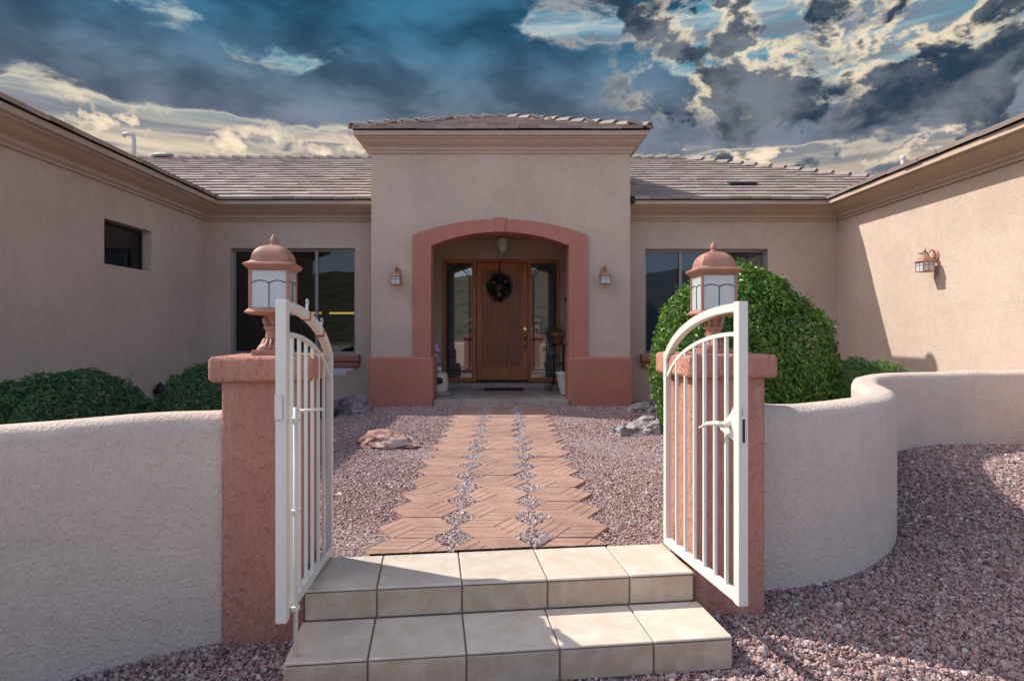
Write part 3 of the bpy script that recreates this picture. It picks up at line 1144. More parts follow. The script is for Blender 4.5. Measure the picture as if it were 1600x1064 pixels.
def window(rect, dividers, y, name='window', sill=True, interior=True):
    x0, x1, z0, z1 = rect
    w = MB()
    fr = 0.045
    yi = y + 0.11
    w.box(x0, x1, yi, yi + 0.05, z0, z0 + fr)
    w.box(x0, x1, yi, yi + 0.05, z1 - fr, z1)
    w.box(x0, x0 + fr, yi, yi + 0.05, z0 + fr, z1 - fr)
    w.box(x1 - fr, x1, yi, yi + 0.05, z0 + fr, z1 - fr)
    for d in dividers:
        w.box(d - 0.025, d + 0.025, yi - 0.008, yi + 0.045, z0 + fr, z1 - fr)
    wo = build(w, name, M_ALU, house)
    edges = [x0 + fr] + list(dividers) + [x1 - fr]
    for a, b in zip(edges[:-1], edges[1:]):
        p = MB().box(a, b, yi + 0.02, yi + 0.026, z0 + fr, z1 - fr)
        build(p, 'pane', M_GLASS, wo)
    if sill:
        s = MB().box(x0 - 0.09, x1 + 0.09, y - 0.11, y + 0.10, z0 - 0.125, z0 - 0.005)
        so = build(s, 'sill', M_SILL, wo, bevel=0.025, bseg=3)
        s = MB().box(x0 - 0.07, x1 + 0.07, y - 0.075, y + 0.002, z0 - 0.215, z0 - 0.128)
        build(s, 'sill', M_SILL, wo, bevel=0.02, bseg=3)
    return wo


wl = window(WIN_L, [-3.98, -3.257], YM)
wr = window(WIN_R, [3.08, 3.84], YM)


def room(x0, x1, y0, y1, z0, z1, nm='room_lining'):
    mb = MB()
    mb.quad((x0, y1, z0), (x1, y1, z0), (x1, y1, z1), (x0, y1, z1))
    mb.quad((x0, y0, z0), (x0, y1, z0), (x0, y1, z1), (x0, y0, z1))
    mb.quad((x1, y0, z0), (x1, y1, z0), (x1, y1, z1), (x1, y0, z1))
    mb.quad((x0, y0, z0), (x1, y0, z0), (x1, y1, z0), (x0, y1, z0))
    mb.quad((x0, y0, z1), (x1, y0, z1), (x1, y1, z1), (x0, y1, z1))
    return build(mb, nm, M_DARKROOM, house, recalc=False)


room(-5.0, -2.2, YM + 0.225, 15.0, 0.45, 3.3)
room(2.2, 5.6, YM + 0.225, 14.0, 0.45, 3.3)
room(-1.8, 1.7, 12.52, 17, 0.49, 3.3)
# kitchen seen through the left window
kc = MB().box(-4.9, -2.3, 14.2, 14.9, 0.5, 1.40).box(-4.9, -2.3, 14.5, 14.9, 1.95, 2.8)
kit = empty('kitchen_cabinet', (-3.6, 14.6, 0.46), label='dark kitchen cabinets with a yellow strip light behind the left window', cat='cabinet')
build(kc, 'cabinet', plain('dark_cabinet', (0.05, 0.035, 0.028), 0.6), kit, bevel=0.01)
for a, b in ((-4.62, -4.3), (-4.1, -3.45), (-3.25, -2.7)):
    build(MB().box(a, b, 14.46, 14.50, 1.90, 1.945), 'strip_light', M_LAMPSTRIP, kit)
# blinds in the right window
M_BL1 = plain('blue_shade', (0.34, 0.47, 0.62), 0.9, var=0.03)
M_BL2 = plain('pale_shade', (0.72, 0.75, 0.80), 0.9, var=0.03)
M_BL3 = plain('grey_shade', (0.38, 0.40, 0.37), 0.9, var=0.05)
for a, b, m_, n_ in ((2.49, 3.05, M_BL1, 'blue'), (3.11, 3.81, M_BL2, 'pale'), (3.87, 4.51, M_BL3, 'grey')):
    build(MB().box(a, b, YM + 0.20, YM + 0.206, 1.15, 2.87), 'window_shade', m_, wr)
# small high window in the left wing
sw = MB()
y0, y1, z0, z1 = WIN_W
xi = WL - 0.13
sw.box(xi - 0.04, xi, y0, y1, z0, z0 + 0.035).box(xi - 0.04, xi, y0, y1, z1 - 0.035, z1).box(xi - 0.04, xi, y0, y0 + 0.035, z0 + 0.035, z1 - 0.035).box(xi - 0.04, xi, y1 - 0.035, y1, z0 + 0.035, z1 - 0.035)
swo = build(sw, 'window', M_SLOT, house)
build(MB().box(xi - 0.024, xi - 0.018, y0 + 0.035, y1 - 0.035, z0 + 0.035, z1 - 0.035), 'pane', M_GLASS, swo)
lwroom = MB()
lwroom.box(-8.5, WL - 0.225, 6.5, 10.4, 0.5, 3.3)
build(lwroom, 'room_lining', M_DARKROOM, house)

# ---- door unit
ZD = 0.49
YD = 12.3


def door_unit():
    d = MB()
    # jambs and head between door and sidelights
    for a, b in ((-1.222, -1.165), (-0.635, -0.545), (0.487, 0.553), (1.070, 1.127)):
        d.box(a, b, YD - 0.02, YD + 0.12, ZD, 2.927)
    d.box(-1.165, -0.635, YD - 0.015, YD + 0.12, ZD, ZD + 0.07)
    d.box(0.553, 1.070, YD - 0.015, YD + 0.12, ZD, ZD + 0.07)
    for a, b in ((-1.165, -0.635), (-0.545, 0.487), (0.553, 1.070)):
        d.box(a, b, YD - 0.015, YD + 0.12, 2.87, 2.927)
    fo = build(d, 'door_frame', M_WOOD, house, bevel=0.006)
    # slab: stiles, rails, recessed planked panel
    s = MB()
    x0, x1, z0, z1 = -0.54, 0.482, ZD + 0.03, 2.865
    px0, px1, pz0, pz1 = -0.455, 0.365, 0.76, 2.74
    ya, yb = YD + 0.02, YD + 0.07
    s.box(x0, px0, ya, yb, z0, z1).box(px1, x1, ya, yb, z0, z1)
    s.box(px0, px1, ya, yb, z0, pz0).box(px0, px1, ya, yb, pz1, z1)
    do = build(s, 'door', M_WOOD, house, bevel=0.005)
    n = 13
    w = (px1 - px0) / n
    p = MB()
    for i in range(n):
        p.box(px0 + i * w + 0.0015, px0 + (i + 1) * w - 0.0015, ya + 0.022, yb - 0.004, pz0, pz1)
    p.box(px0, px1, yb - 0.015, yb - 0.006, pz0, pz1)
    build(p, 'panel', wood('panel_wood', 0.72), do, bevel=0.002)
    m = MB()
    for (a, b, c, e) in ((px0, px1, pz0, pz0 + 0.03), (px0, px1, pz1 - 0.03, pz1), (px0, px0 + 0.03, pz0 + 0.03, pz1 - 0.03), (px1 - 0.03, px1, pz0 + 0.03, pz1 - 0.03)):
        m.box(a, b, ya + 0.006, ya + 0.03, c, e)
    build(m, 'moulding', M_WOOD, do, bevel=0.006)
    h = MB()
    hx = 0.425
    build(MB().tube([(hx, ya - 0.02, 1.545), (hx, ya + 0.01, 1.545)], 0.032, 14), 'deadbolt', M_BRASS, do)
    h.tube([(hx, ya - 0.075, 1.40), (hx, ya + 0.01, 1.40)], [0.03, 0.016], 12)
    h.ball((hx, ya - 0.075, 1.40), 0.036)
    h.tube([(hx, ya - 0.006, 1.44), (hx, ya - 0.006, 1.08)], 0.02, 10)
    h.tube([(hx, ya - 0.01, 1.33), (hx, ya - 0.055, 1.31), (hx, ya - 0.06, 1.22), (hx, ya - 0.045, 1.16), (hx, ya - 0.005, 1.13)], [0.012, 0.011, 0.011, 0.012, 0.014], 8)
    h.tube([(hx, ya - 0.01, 1.14), (hx, ya - 0.008, 1.09)], 0.02, 10)
    build(h, 'handle', M_BRASS, do, smooth=True)
    build(MB().box(x0, x1, YD - 0.05, YD + 0.1, ZD, ZD + 0.028), 'threshold', M_SLOT, house)
    for nm, (a, b) in (('sidelight', (-1.165, -0.635)), ('sidelight', (0.553, 1.070))):
        so = build(MB().box(a, b, YD + 0.05, YD + 0.056, ZD + 0.07, 2.87), nm, M_DGLASS, house)
        l = MB()
        i0, i1, zt = a + 0.055, b - 0.055, 2.60
        cx = (a + b) / 2
        path = [(i0, 0.72), (i0, zt), (i0 + 0.05, zt + 0.05), (cx - 0.10, zt + 0.10), (cx - 0.06, zt + 0.17), (cx, zt + 0.205), (cx + 0.06, zt + 0.17), (cx + 0.10, zt + 0.10), (i1 - 0.05, zt + 0.05), (i1, zt), (i1, 0.72), (i0, 0.72)]
        l.tube([(x, YD + 0.045, z) for x, z in path], 0.010, 6, up=(0, 1, 0))
        path = [(i0 - 0.03, 0.66), (i0 - 0.03, zt + 0.03), (i0 + 0.03, zt + 0.10), (cx - 0.13, zt + 0.14), (cx, zt + 0.245), (cx + 0.13, zt + 0.14), (i1 - 0.03, zt + 0.10), (i1 + 0.03, zt + 0.03), (i1 + 0.03, 0.66), (i0 - 0.03, 0.66)]
        l.tube([(x, YD + 0.045, z) for x, z in path], 0.006, 6, up=(0, 1, 0))
        l.tube([(cx, YD + 0.045, zt + 0.205), (cx, YD + 0.045, 2.87)], 0.005, 6)
        build(l, 'leading', M_IRON, so)
        g = MB().box(a + 0.06, b - 0.06, YD + 0.30, YD + 0.31, 0.8, 2.75)


door_unit()

# porch floor
pf = MB().box(-1.6, 1.54, YT + 0.40, 12.0, 0.1, 0.381).box(-1.6, 1.54, 12.0, 12.32, 0.1, 0.483).box(-1.128, 1.04, YT - 0.13, YT + 0.40, 0.1, 0.3805)
porch = build(pf, 'porch', M_GROUT, house)


def shared_tile(name, w, d, h, bev=0.004):
    mb = MB().box(-w / 2, w / 2, -d / 2, d / 2, 0, h)
    me = bpy.data.meshes.new(name)
    me.from_pydata(mb.v, [], mb.f)
    bm = bmesh.new()
    bm.from_mesh(me)
    bmesh.ops.recalc_face_normals(bm, faces=bm.faces)
    bmesh.ops.bevel(bm, geom=[e for e in bm.edges], offset=bev, segments=1, affect='EDGES')
    bm.to_mesh(me)
    bm.free()
    return me


pt = shared_tile('floor_tile', 0.424, 0.424, 0.008, 0.002)
pt.materials.append(M_PORCH)
off = world_loc(porch)
for i in range(7):
    for j in range(5):
        if j == 0 and i in (0, 6):
            continue
        o = bpy.data.objects.new('floor_tile', pt)
        COL.objects.link(o)
        o.parent = porch
        o.location = Vector((-1.32 + i * 0.43, YT + 0.10 + j * 0.43, 0.380)) - off
ptr = shared_tile('riser_tile', 0.424, 0.008, 0.09, 0.002)
ptr.materials.append(M_PORCH)
for i in range(7):
    for (yy, zz) in ((YT - 0.132, 0.292), (11.998, 0.391)):
        if yy < 11 and i in (0, 6):
            continue
        o = bpy.data.objects.new('riser_tile', ptr)
        COL.objects.link(o)
        o.parent = porch
        o.location = Vector((-1.32 + i * 0.43, yy, zz)) - off

# ------------------------------------------------------------------ garden walls


def garden_wall(name, pts, th, ztop, zbase, label):
    mb = MB()
    rings = []
    n = len(pts)
    r = 0.075
    for i, p in enumerate(pts):
        d = (pts[min(i + 1, n - 1)] - pts[max(i - 1, 0)]).normalized()
        nn = Vector((d.y, -d.x))
        j = 0.012 * mnoise.noise(Vector((p.x * 2.1, p.y * 2.1, 0.3)))
        j2 = 0.008 * mnoise.noise(Vector((p.x * 6, p.y * 6, 4.3)))
        prof = [(th / 2, zbase), (th / 2, ztop - 0.5)]
        for k in range(7):
            a = math.pi / 2 * k / 6
            prof.append((th / 2 - r + r * math.cos(a), ztop + j - r * 0.8 + r * 0.8 * math.sin(a)))
        for k in range(7):
            a = math.pi / 2 + math.pi / 2 * k / 6
            prof.append((-th / 2 + r + r * math.cos(a), ztop + j - r * 0.8 + r * 0.8 * math.sin(a)))
        prof += [(-th / 2, ztop - 0.5), (-th / 2, zbase)]
        rings.append([(p.x + nn.x * (a + (j2 if z > 0.2 else 0)), p.y + nn.y * (a + (j2 if z > 0.2 else 0)), z) for a, z in prof])
    mb.loft(rings)
    o = build(mb, name, M_LOW, smooth=True, angle=50)
    return tag(o, label, 'garden wall')


garden_wall('garden_wall', LW, 0.22, 1.10, -0.1, 'curved cream stucco garden wall left of the gate in the foreground')
garden_wall('garden_wall', RW, 0.22, 1.065, -0.1, 'S-curved cream stucco garden wall right of the gate with bulging bend')

# ------------------------------------------------------------------ gate pillars


def pillar(loc, zb, label):
    t = empty('gate_pillar', (loc[0], loc[1], 0.0), GATE_ROT, label, 'pillar', 'gate pillars')
    h = 0.195
    mb = MB()
    rings = []
    for z in (zb, 0.4, 0.8, 1.262):
        rings.append([(x, y, z) for x, y in ((-h, -h), (h, -h), (h, h), (-h, h))])
    mb.loft(rings)
    build(mb, 'shaft', M_PILLAR, t, local=True, bevel=0.018, bseg=3)
    c = MB().box(-h - 0.047, h + 0.047, -h - 0.047, h + 0.047, 1.25, 1.372)
    build(c, 'cap', M_PILLAR, t, local=True, bevel=0.024, bseg=4)
    return t


PL = (-1.167, 3.124)
PRR = (1.15, 3.375)
pillar(PL, -0.1, 'terracotta stucco gate pillar left of the steps, carrying a copper lantern')
pillar(PRR, -0.1, 'terracotta stucco gate pillar right of the steps, carrying a copper lantern')

# ------------------------------------------------------------------ post lanterns


def post_lantern(loc, rz, label):
    t = empty('post_lantern', (loc[0], loc[1], 1.370), rz, label, 'lantern', 'lanterns on the gate pillars')
    b = MB().box(-0.085, 0.085, -0.085, 0.085, 0, 0.028)
    b.rsquare([(0.072, 0.028, 8), (0.066, 0.045, 6), (0.050, 0.062, 4), (0.042, 0.08, 4)])
    build(b, 'base', M_COPPER, t, local=True, bevel=0.004)
    fl = MB()
    for k in range(16):
        a = 2 * math.pi * k / 16
        fl.tube([(0.070 * math.cos(a), 0.070 * math.sin(a), 0.030), (0.056 * math.cos(a), 0.056 * math.sin(a), 0.056), (0.045 * math.cos(a), 0.045 * math.sin(a), 0.085)], [0.011, 0.009, 0.005], 6)
    build(fl, 'fluting', M_COPPER, t, local=True, smooth=True)
    st = MB().lathe([(0.042, 0.076), (0.040, 0.095), (0.037, 0.118), (0.041, 0.13), (0.048, 0.135), (0.048, 0.144), (0.036, 0.150), (0.031, 0.162), (0.038, 0.182), (0.052, 0.200), (0.056, 0.206)], 18)
    build(st, 'stem', M_COPPER, t, local=True, smooth=True)
    sc = MB()
    for k in range(4):
        a = math.pi / 4 + k * math.pi / 2
        pts = [(0.026, 0.145), (0.043, 0.156), (0.053, 0.176), (0.043, 0.195), (0.03, 0.186), (0.033, 0.172)]
        sc.tube([(r * math.cos(a), r * math.sin(a), z) for r, z in pts], [0.009, 0.010, 0.010, 0.009, 0.008, 0.006], 6)
    build(sc, 'scroll', M_COPPER, t, local=True, smooth=True)
    tr = MB().rsquare([(0.092, 0.203, 14), (0.114, 0.210, 14), (0.118, 0.217, 14), (0.106, 0.229, 14), (0.097, 0.238, 14)])
    build(tr, 'tray', M_COPPER, t, local=True, angle=30)
    hw, z0, z1 = 0.089, 0.237, 0.428
    for sx in (-1, 1):
        for sy in (-1, 1):
            p = MB().box(sx * hw - 0.007, sx * hw + 0.007, sy * hw - 0.007, sy * hw + 0.007, z0, z1)
            build(p, 'corner_post', M_COPPER, t, local=True, bevel=0.002)
    for k in range(4):
        Mx = Matrix.Rotation(k * math.pi / 2, 4, 'Z')
        p = MB().box(-hw + 0.007, hw - 0.007, -hw - 0.0015, -hw + 0.0015, z0, z1, Mx)
        po = build(p, 'glass_pane', M_LGLASS, t, local=True)
        l = MB()
        for (a, c) in ((-hw + 0.007, 0.0), (0.0, hw - 0.007)):
            pts = []
            for i in range(9):
                u = i / 8
                pts.append(Mx @ Vector((a + (c - a) * u, -hw - 0.003, z0 + 0.122 + 0.012 * math.sin(math.pi * u))))
            l.tube(pts, 0.0022, 5)
        l.tube([Mx @ Vector((0, -hw - 0.003, z0)), Mx @ Vector((0, -hw - 0.003, z0 + 0.122))], 0.0022, 5)
        build(l, 'leading', M_IRON, po, local=True)
    rf = [(0.094, 0.420, 14), (0.108, 0.430, 14), (0.124, 0.446, 14), (0.124, 0.454, 14), (0.104, 0.462, 12), (0.098, 0.468, 10)]
    for i in range(9):
        a = math.pi / 2 * i / 9
        rf.append((0.096 * math.cos(a) ** 0.8, 0.470 + 0.085 * math.sin(a), 9 - 5 * i / 9))
    rf.append((0.012, 0.5545, 2.5))
    build(MB().rsquare(rf), 'roof', M_COPPER, t, local=True, angle=38)
    build(MB().lathe([(0.022, 0.548), (0.024, 0.556), (0.012, 0.562), (0.016, 0.568), (0.0185, 0.578), (0.013, 0.592), (0.004, 0.606), (0.0005, 0.612)], 14), 'finial', M_COPPER, t, local=True, smooth=True)
    build(MB().lathe([(0.016, 0.240), (0.016, 0.28), (0.014, 0.285), (0.024, 0.310), (0.031, 0.338), (0.026, 0.362), (0.012, 0.376), (0.002, 0.379)], 14), 'bulb', MATS.get('bulb') or plain('bulb', (0.85, 0.62, 0.28), 0.4), t, local=True, smooth=True)
    return t


post_lantern((PL[0] + 0.005, PL[1] - 0.02), GATE_ROT, 'copper post lantern with rounded roof and pale glass on the left pillar')
post_lantern((PRR[0] - 0.005, PRR[1] - 0.02), 0.0, 'copper post lantern with rounded roof and pale glass on the right pillar')

# ------------------------------------------------------------------ gates


def gate_base(hx, hy, fx, fy, label):
    L = math.hypot(fx - hx, fy - hy)
    t = empty('metal_gate', (hx, hy, 0.315), math.atan2(fy - hy, fx - hx), label, 'gate', 'open gate leaves')
    zh, zf = 1.065, 1.30
    r = 0.016

    def arch(zoff, x0, x1, n=14):
        out = []
        for i in range(n + 1):
            x = x0 + (x1 - x0) * i / n
            u = (L - x) / L
            out.append((x, 0, 1.30 - zoff - 0.255 * (1 - math.sqrt(max(0, 1 - (u * 0.96) ** 2))) / (1 - math.sqrt(1 - 0.96 ** 2))))
        return out
    build(MB().box(-r, r, -r, r, 0, zh), 'hinge_stile', M_WHITE, t, local=True, bevel=0.003)
    build(MB().box(L - 0.022, L + 0.022, -0.022, 0.022, 0, zf + 0.004), 'lock_stile', M_WHITE, t, local=True, bevel=0.003)
    build(MB().box(r, L - 0.022, -r, r, 0.0, 0.042), 'bottom_rail', M_WHITE, t, local=True, bevel=0.003)
    build(MB().tube(arch(0.02, 0.0, L - 0.024), 0.0175, square=True, up=(0, 1, 0)), 'top_rail', M_WHITE, t, local=True)
    inner = arch(0.135, r, L - 0.022)
    build(MB().tube(inner, 0.009, square=True, up=(0, 1, 0)), 'inner_rail', M_WHITE, t, local=True)
    n = 6
    for i in range(n):
        x = r + (L - 0.022 - r) * (i + 1) / (n + 1) + 0.004
        zt = np.interp(x, [p[0] for p in inner], [p[2] for p in inner])
        build(MB().box(x - 0.0075, x + 0.0075, -0.0075, 0.0075, 0.042, float(zt) - 0.008), 'bar', M_WHITE, t, local=True, bevel=0.0015)
    for z in (0.10, 0.94):
        h = MB().tube([(-0.028, 0, z - 0.04), (-0.028, 0, z + 0.04)], 0.010, 10)
        build(h, 'hinge', M_WHITE, t, local=True, smooth=False)
    return t, L, arch


gl, LL, archL = gate_base(-0.925, 3.265, -0.897, 2.492, 'off-white metal gate leaf swung open by the left pillar, with a drop rod')
# drop rod, latch plate, clamps
rx = LL - 0.055
SD = 1.0   # side facing the passage for the left leaf (local +y)
rod = MB().tube([(rx, 0.036, 0.86), (rx, 0.036, -0.305)], 0.010, 10)
build(rod, 'drop_rod', M_WHITE, gl, local=True, smooth=True)
build(MB().tube([(rx, 0.036, 0.846), (rx, 0.08, 0.848), (rx - 0.01, 0.15, 0.852)], 0.006, 8), 'rod_handle', M_WHITE, gl, local=True, smooth=True)
for z in (0.02, 0.42, 0.80):
    build(MB().box(rx - 0.016, rx + 0.016, 0.02, 0.05, z, z + 0.018), 'rod_guide', M_WHITE, gl, local=True, bevel=0.002)
build(MB().box(LL + 0.0225, LL + 0.028, -0.024, 0.008, 0.82, 0.92), 'strike_plate', M_STEEL, gl, local=True, bevel=0.002)
build(MB().box(LL - 0.01, LL + 0.012, -0.026, -0.0225, 0.81, 0.93), 'strike_plate', M_STEEL, gl, local=True, bevel=0.002)
ar = archL(0.02, 0.0, LL - 0.024, 40)
for i in (10, 23):
    p = Vector(ar[i])
    q = Vector(ar[i + 1])
    d = (q - p).normalized()
    up = Vector((-d.z, 0, d.x))
    if up.z < 0:
        up = -up
    Mx = Matrix((d, Vector((0, 1, 0)), up)).transposed().to_4x4()
    Mx.translation = p
    build(MB().box(-0.012, 0.012, -0.0185, 0.0185, -0.0195, 0.0185, Mx), 'tape', M_RED if i else M_RED, gl, local=True)
    c = MB().box(-0.005, 0.005, -0.006, 0.006, 0.02, 0.06, Mx)
    pts = [Mx @ Vector((0.016 * math.cos(a), 0, 0.066 + 0.012 * math.sin(a))) for a in np.linspace(-0.4, math.pi + 0.4, 8)]
    c.tube(pts, 0.004, 6)
    build(c, 'clamp', M_STEEL, gl, local=True)

gr, LR, archR = gate_base(0.905, 3.400, 1.022, 2.648, 'off-white metal gate leaf swung open by the right pillar, with a lever lock')
build(MB().box(LR + 0.0222, LR + 0.0235, -0.011, 0.011, 0.68, 0.86), 'lock_plate', M_STEEL, gr, local=True, bevel=0.001)
build(MB().box(LR + 0.0237, LR + 0.0245, -0.006, 0.006, 0.70, 0.80), 'bolt_slot', M_SLOT, gr, local=True)
build(MB().box(LR + 0.0237, LR + 0.029, -0.006, 0.004, 0.815, 0.845), 'latch_bolt', M_STEEL, gr, local=True, bevel=0.001)
pl_ = MB()
zc = 0.755
poly = [(LR - 0.022, zc - 0.06), (LR - 0.022, zc + 0.15)]
for i in range(9):
    u = i / 8
    poly.append((LR - 0.022 - 0.13 * u, zc + 0.15 - 0.155 * math.sqrt(u)))
poly.append((LR - 0.156, zc - 0.025))
pl_.slab_y([(a, b) for a, b in poly], -0.012, 0.012)
build(pl_, 'lock_case', M_WHITE, gr, local=True)
for sd in (-1, 1):
    lv = MB().tube([(LR - 0.07, sd * 0.012, zc + 0.01), (LR - 0.07, sd * 0.05, zc + 0.01)], 0.014, 10)
    lv.tube([(LR - 0.07, sd * 0.046, zc + 0.01), (LR - 0.095, sd * 0.062, zc + 0.012), (LR - 0.16, sd * 0.07, zc + 0.002), (LR - 0.24, sd * 0.07, zc - 0.03)], [0.012, 0.012, 0.009, 0.006], 8)
    build(lv, 'lever', M_WHITE, gr, local=True, smooth=True)

# ------------------------------------------------------------------ entry steps
steps = empty('entry_steps', (0.01, 3.07, 0.0), R(6.7), 'two beige ceramic tiled steps between the gate pillars', 'steps')
# local x along the step, local y away from the camera
SW0, SW1 = -0.955, 0.935
TOPZ, MIDZ = 0.29, 0.145
base = MB().box(SW0 + 0.008, SW1 - 0.008, -0.10, 0.30, -0.1, TOPZ - 0.010).box(-0.957, 0.945, -0.46, -0.1005, -0.1, MIDZ - 0.010)
build(base, 'grout_bed', M_GROUT, steps, local=True)
joints_top = [SW0, -0.623, -0.223, 0.192, 0.603, SW1]
joints_mid = [-0.967, -0.629, -0.222, 0.177, 0.593, 0.955]
G = 0.004


def step_tiles(js, yf, yb, z, h):
    for a, b in zip(js[:-1], js[1:]):
        w = b - a - 2 * G
        me = shared_tile('tread_tile', w, yb - yf, 0.012, 0.003)
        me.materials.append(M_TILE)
        o = bpy.data.objects.new('tread_tile', me)
        COL.objects.link(o)
        o.parent = steps
        o.location = ((a + b) / 2, (yf + yb) / 2, z - 0.012 + random.uniform(-0.0008, 0.0008))
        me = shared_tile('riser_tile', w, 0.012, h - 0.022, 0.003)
        me.materials.append(M_TILE_SHADED)
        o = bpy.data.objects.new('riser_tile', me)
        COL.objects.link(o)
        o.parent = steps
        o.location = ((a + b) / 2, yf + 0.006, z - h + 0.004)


step_tiles(joints_top, -0.110, 0.302, TOPZ, 0.145)
step_tiles(joints_mid, -0.470, -0.113, MIDZ, 0.150)
me = shared_tile('side_tile', 0.012, 0.34, 0.13, 0.003)
me.materials.append(M_TILE)
for yy, xx, zz in ((-0.292, 0.949, 0.0), (-0.292, -0.961, 0.0)):
    o = bpy.data.objects.new('side_tile', me)
    COL.objects.link(o)
    o.parent = steps
    o.location = (xx, yy, zz)

# ------------------------------------------------------------------ paver path
HXR = 0.2335                      # half width, tip to tip
HXH = 0.1915                      # half depth, flat to flat


def paver_mesh(rot, cut=None):
    """one cast paver: hexagon with three fields of plank relief; rot in sixths of a turn, squeezed to the real depth"""
    mb = MB()
    hexp = [(math.cos(k * math.pi / 3), math.sin(k * math.pi / 3)) for k in range(6)]
    ky = HXH / (math.sqrt(3) / 2)

    def P(v, z):
        c_, s_ = math.cos(rot * math.pi / 3), math.sin(rot * math.pi / 3)
        x, y = v[0] * c_ - v[1] * s_, v[0] * s_ + v[1] * c_
        return (x * HXR, y * ky, z)
    mb.add([P((x * 0.99, y * 0.99), 0.0) for x, y in hexp] + [P((x * 0.99, y * 0.99), 0.033) for x, y in hexp],
           [(5, 4, 3, 2, 1, 0), (6, 7, 8, 9, 10, 11)] + [(i, (i + 1) % 6, 6 + (i + 1) % 6, 6 + i) for i in range(6)])
    g = 0.010
    n = 3
    for k in range(3):
        a0 = k * 2 * math.pi / 3
        e1 = Vector((math.cos(a0), math.sin(a0)))
        e2 = Vector((math.cos(a0 + 2 * math.pi / 3), math.sin(a0 + 2 * math.pi / 3)))
        for i in range(n):
            u0, u1 = i / n + g, (i + 1) / n - g
            if i == n - 1:
                u1 = 0.985
            v0, v1 = 0.016, 0.985
            c = [e1 * u + e2 * v for u, v in ((u0, v0), (u1, v0), (u1, v1), (u0, v1))]
            cc = sum(c, Vector((0, 0))) / 4
            lo = [P(p, 0.0325) for p in c]
            hi = [P(p + (cc - p) * 0.03, 0.0365) for p in c]
            mb.add(lo + hi, [(4, 5, 6, 7), (0, 1, 5, 4), (1, 2, 6, 5), (2, 3, 7, 6), (3, 0, 4, 7)])
    me = bpy.data.meshes.new('paver')
    me.from_pydata(mb.v, [], mb.f)
    bm = bmesh.new()
    bm.from_mesh(me)
    bmesh.ops.recalc_face_normals(bm, faces=bm.faces)
    if cut:
        bmesh.ops.bisect_plane(bm, geom=bm.verts[:] + bm.edges[:] + bm.faces[:], plane_co=cut[0], plane_no=cut[1], clear_inner=True)
    bm.to_mesh(me)
    bm.free()
    me.materials.append(M_PAVER)
    return me


PV = [paver_mesh(k) for k in range(6)]
PATH_X, PATH_Y = -0.055, 3.362
bed = MB().add([(-0.66, 3.20, ZG + 0.009), (0.56, 3.34, ZG + 0.009), (0.60, 9.86, ZG + 0.009), (-0.66, 9.86, ZG + 0.009)], [(0, 1, 2, 3)])
path_o = build(bed, 'path', M_GROUND, recalc=False)
tag(path_o, kind='structure')
PAVERS = []
rngp = random.Random(4)
STEP_N = Vector((-math.sin(R(6.7)), math.cos(R(6.7)), 0))
STEP_P = Vector((0.01, 3.07, 0)) + STEP_N * 0.308
for r in range(17):
    for c in (-1, 0, 1):
        y = PATH_Y + r * (2 * HXH + 0.001) + rngp.uniform(-0.004, 0.004)
        x = PATH_X + c * (2 * HXR + 0.002) + 0.0045 * (y - 3.4) + rngp.uniform(-0.006, 0.006)
        if y + HXH > 9.86:
            continue
        k = (2 * r + 3 * c + (1 if r % 3 == 1 else 0)) % 6
        loc = Vector((x, y, ZG - 0.012 + rngp.uniform(-0.004, 0.004)))
        rz = rngp.uniform(-0.015, 0.015)
        me = PV[k]
        if r <= 1:
            co = STEP_P - loc
            if (Vector((0, -HXH, 0)) - co).dot(STEP_N) < 0.06:
                me = paver_mesh(k, ((co.x, co.y, 0), tuple(STEP_N)))
                rz = 0.0
                if not len(me.polygons):
                    continue
        o = bpy.data.objects.new('paver', me)
        COL.objects.link(o)
        o.parent = path_o
        o.location = loc
        o.rotation_euler = (rngp.uniform(-0.01, 0.01), rngp.uniform(-0.01, 0.01), rz)
        PAVERS.append((x, y))

# ------------------------------------------------------------------ gravel


def in_poly(x, y, poly):
    ins = np.zeros(len(x), bool)
    n = len(poly)
    j = n - 1
    for i in range(n):
        xi, yi = poly[i]
        xj, yj = poly[j]
        c = ((yi > y) != (yj > y)) & (x < (xj - xi) * (y - yi) / (yj - yi + 1e-12) + xi)
        ins ^= c
        j = i
    return ins


def hex_free(x, y, m=0.0):
    ok = np.ones(len(x), bool)
    for (cx, cy) in PAVERS:
        dx, dy = np.abs(x - cx), np.abs(y - cy)
        inside = (dy < HXH + 0.008) & (dx / HXR + 0.5 * dy / HXH < 1.0)
        ok &= ~inside
    return ok


def rot_box_free(x, y, cx, cy, rz, x0, x1, y0, y1):
    c, s = math.cos(-rz), math.sin(-rz)
    lx = (x - cx) * c - (y - cy) * s
    ly = (x - cx) * s + (y - cy) * c
    return ~((lx > x0) & (lx < x1) & (ly > y0) & (ly < y1))


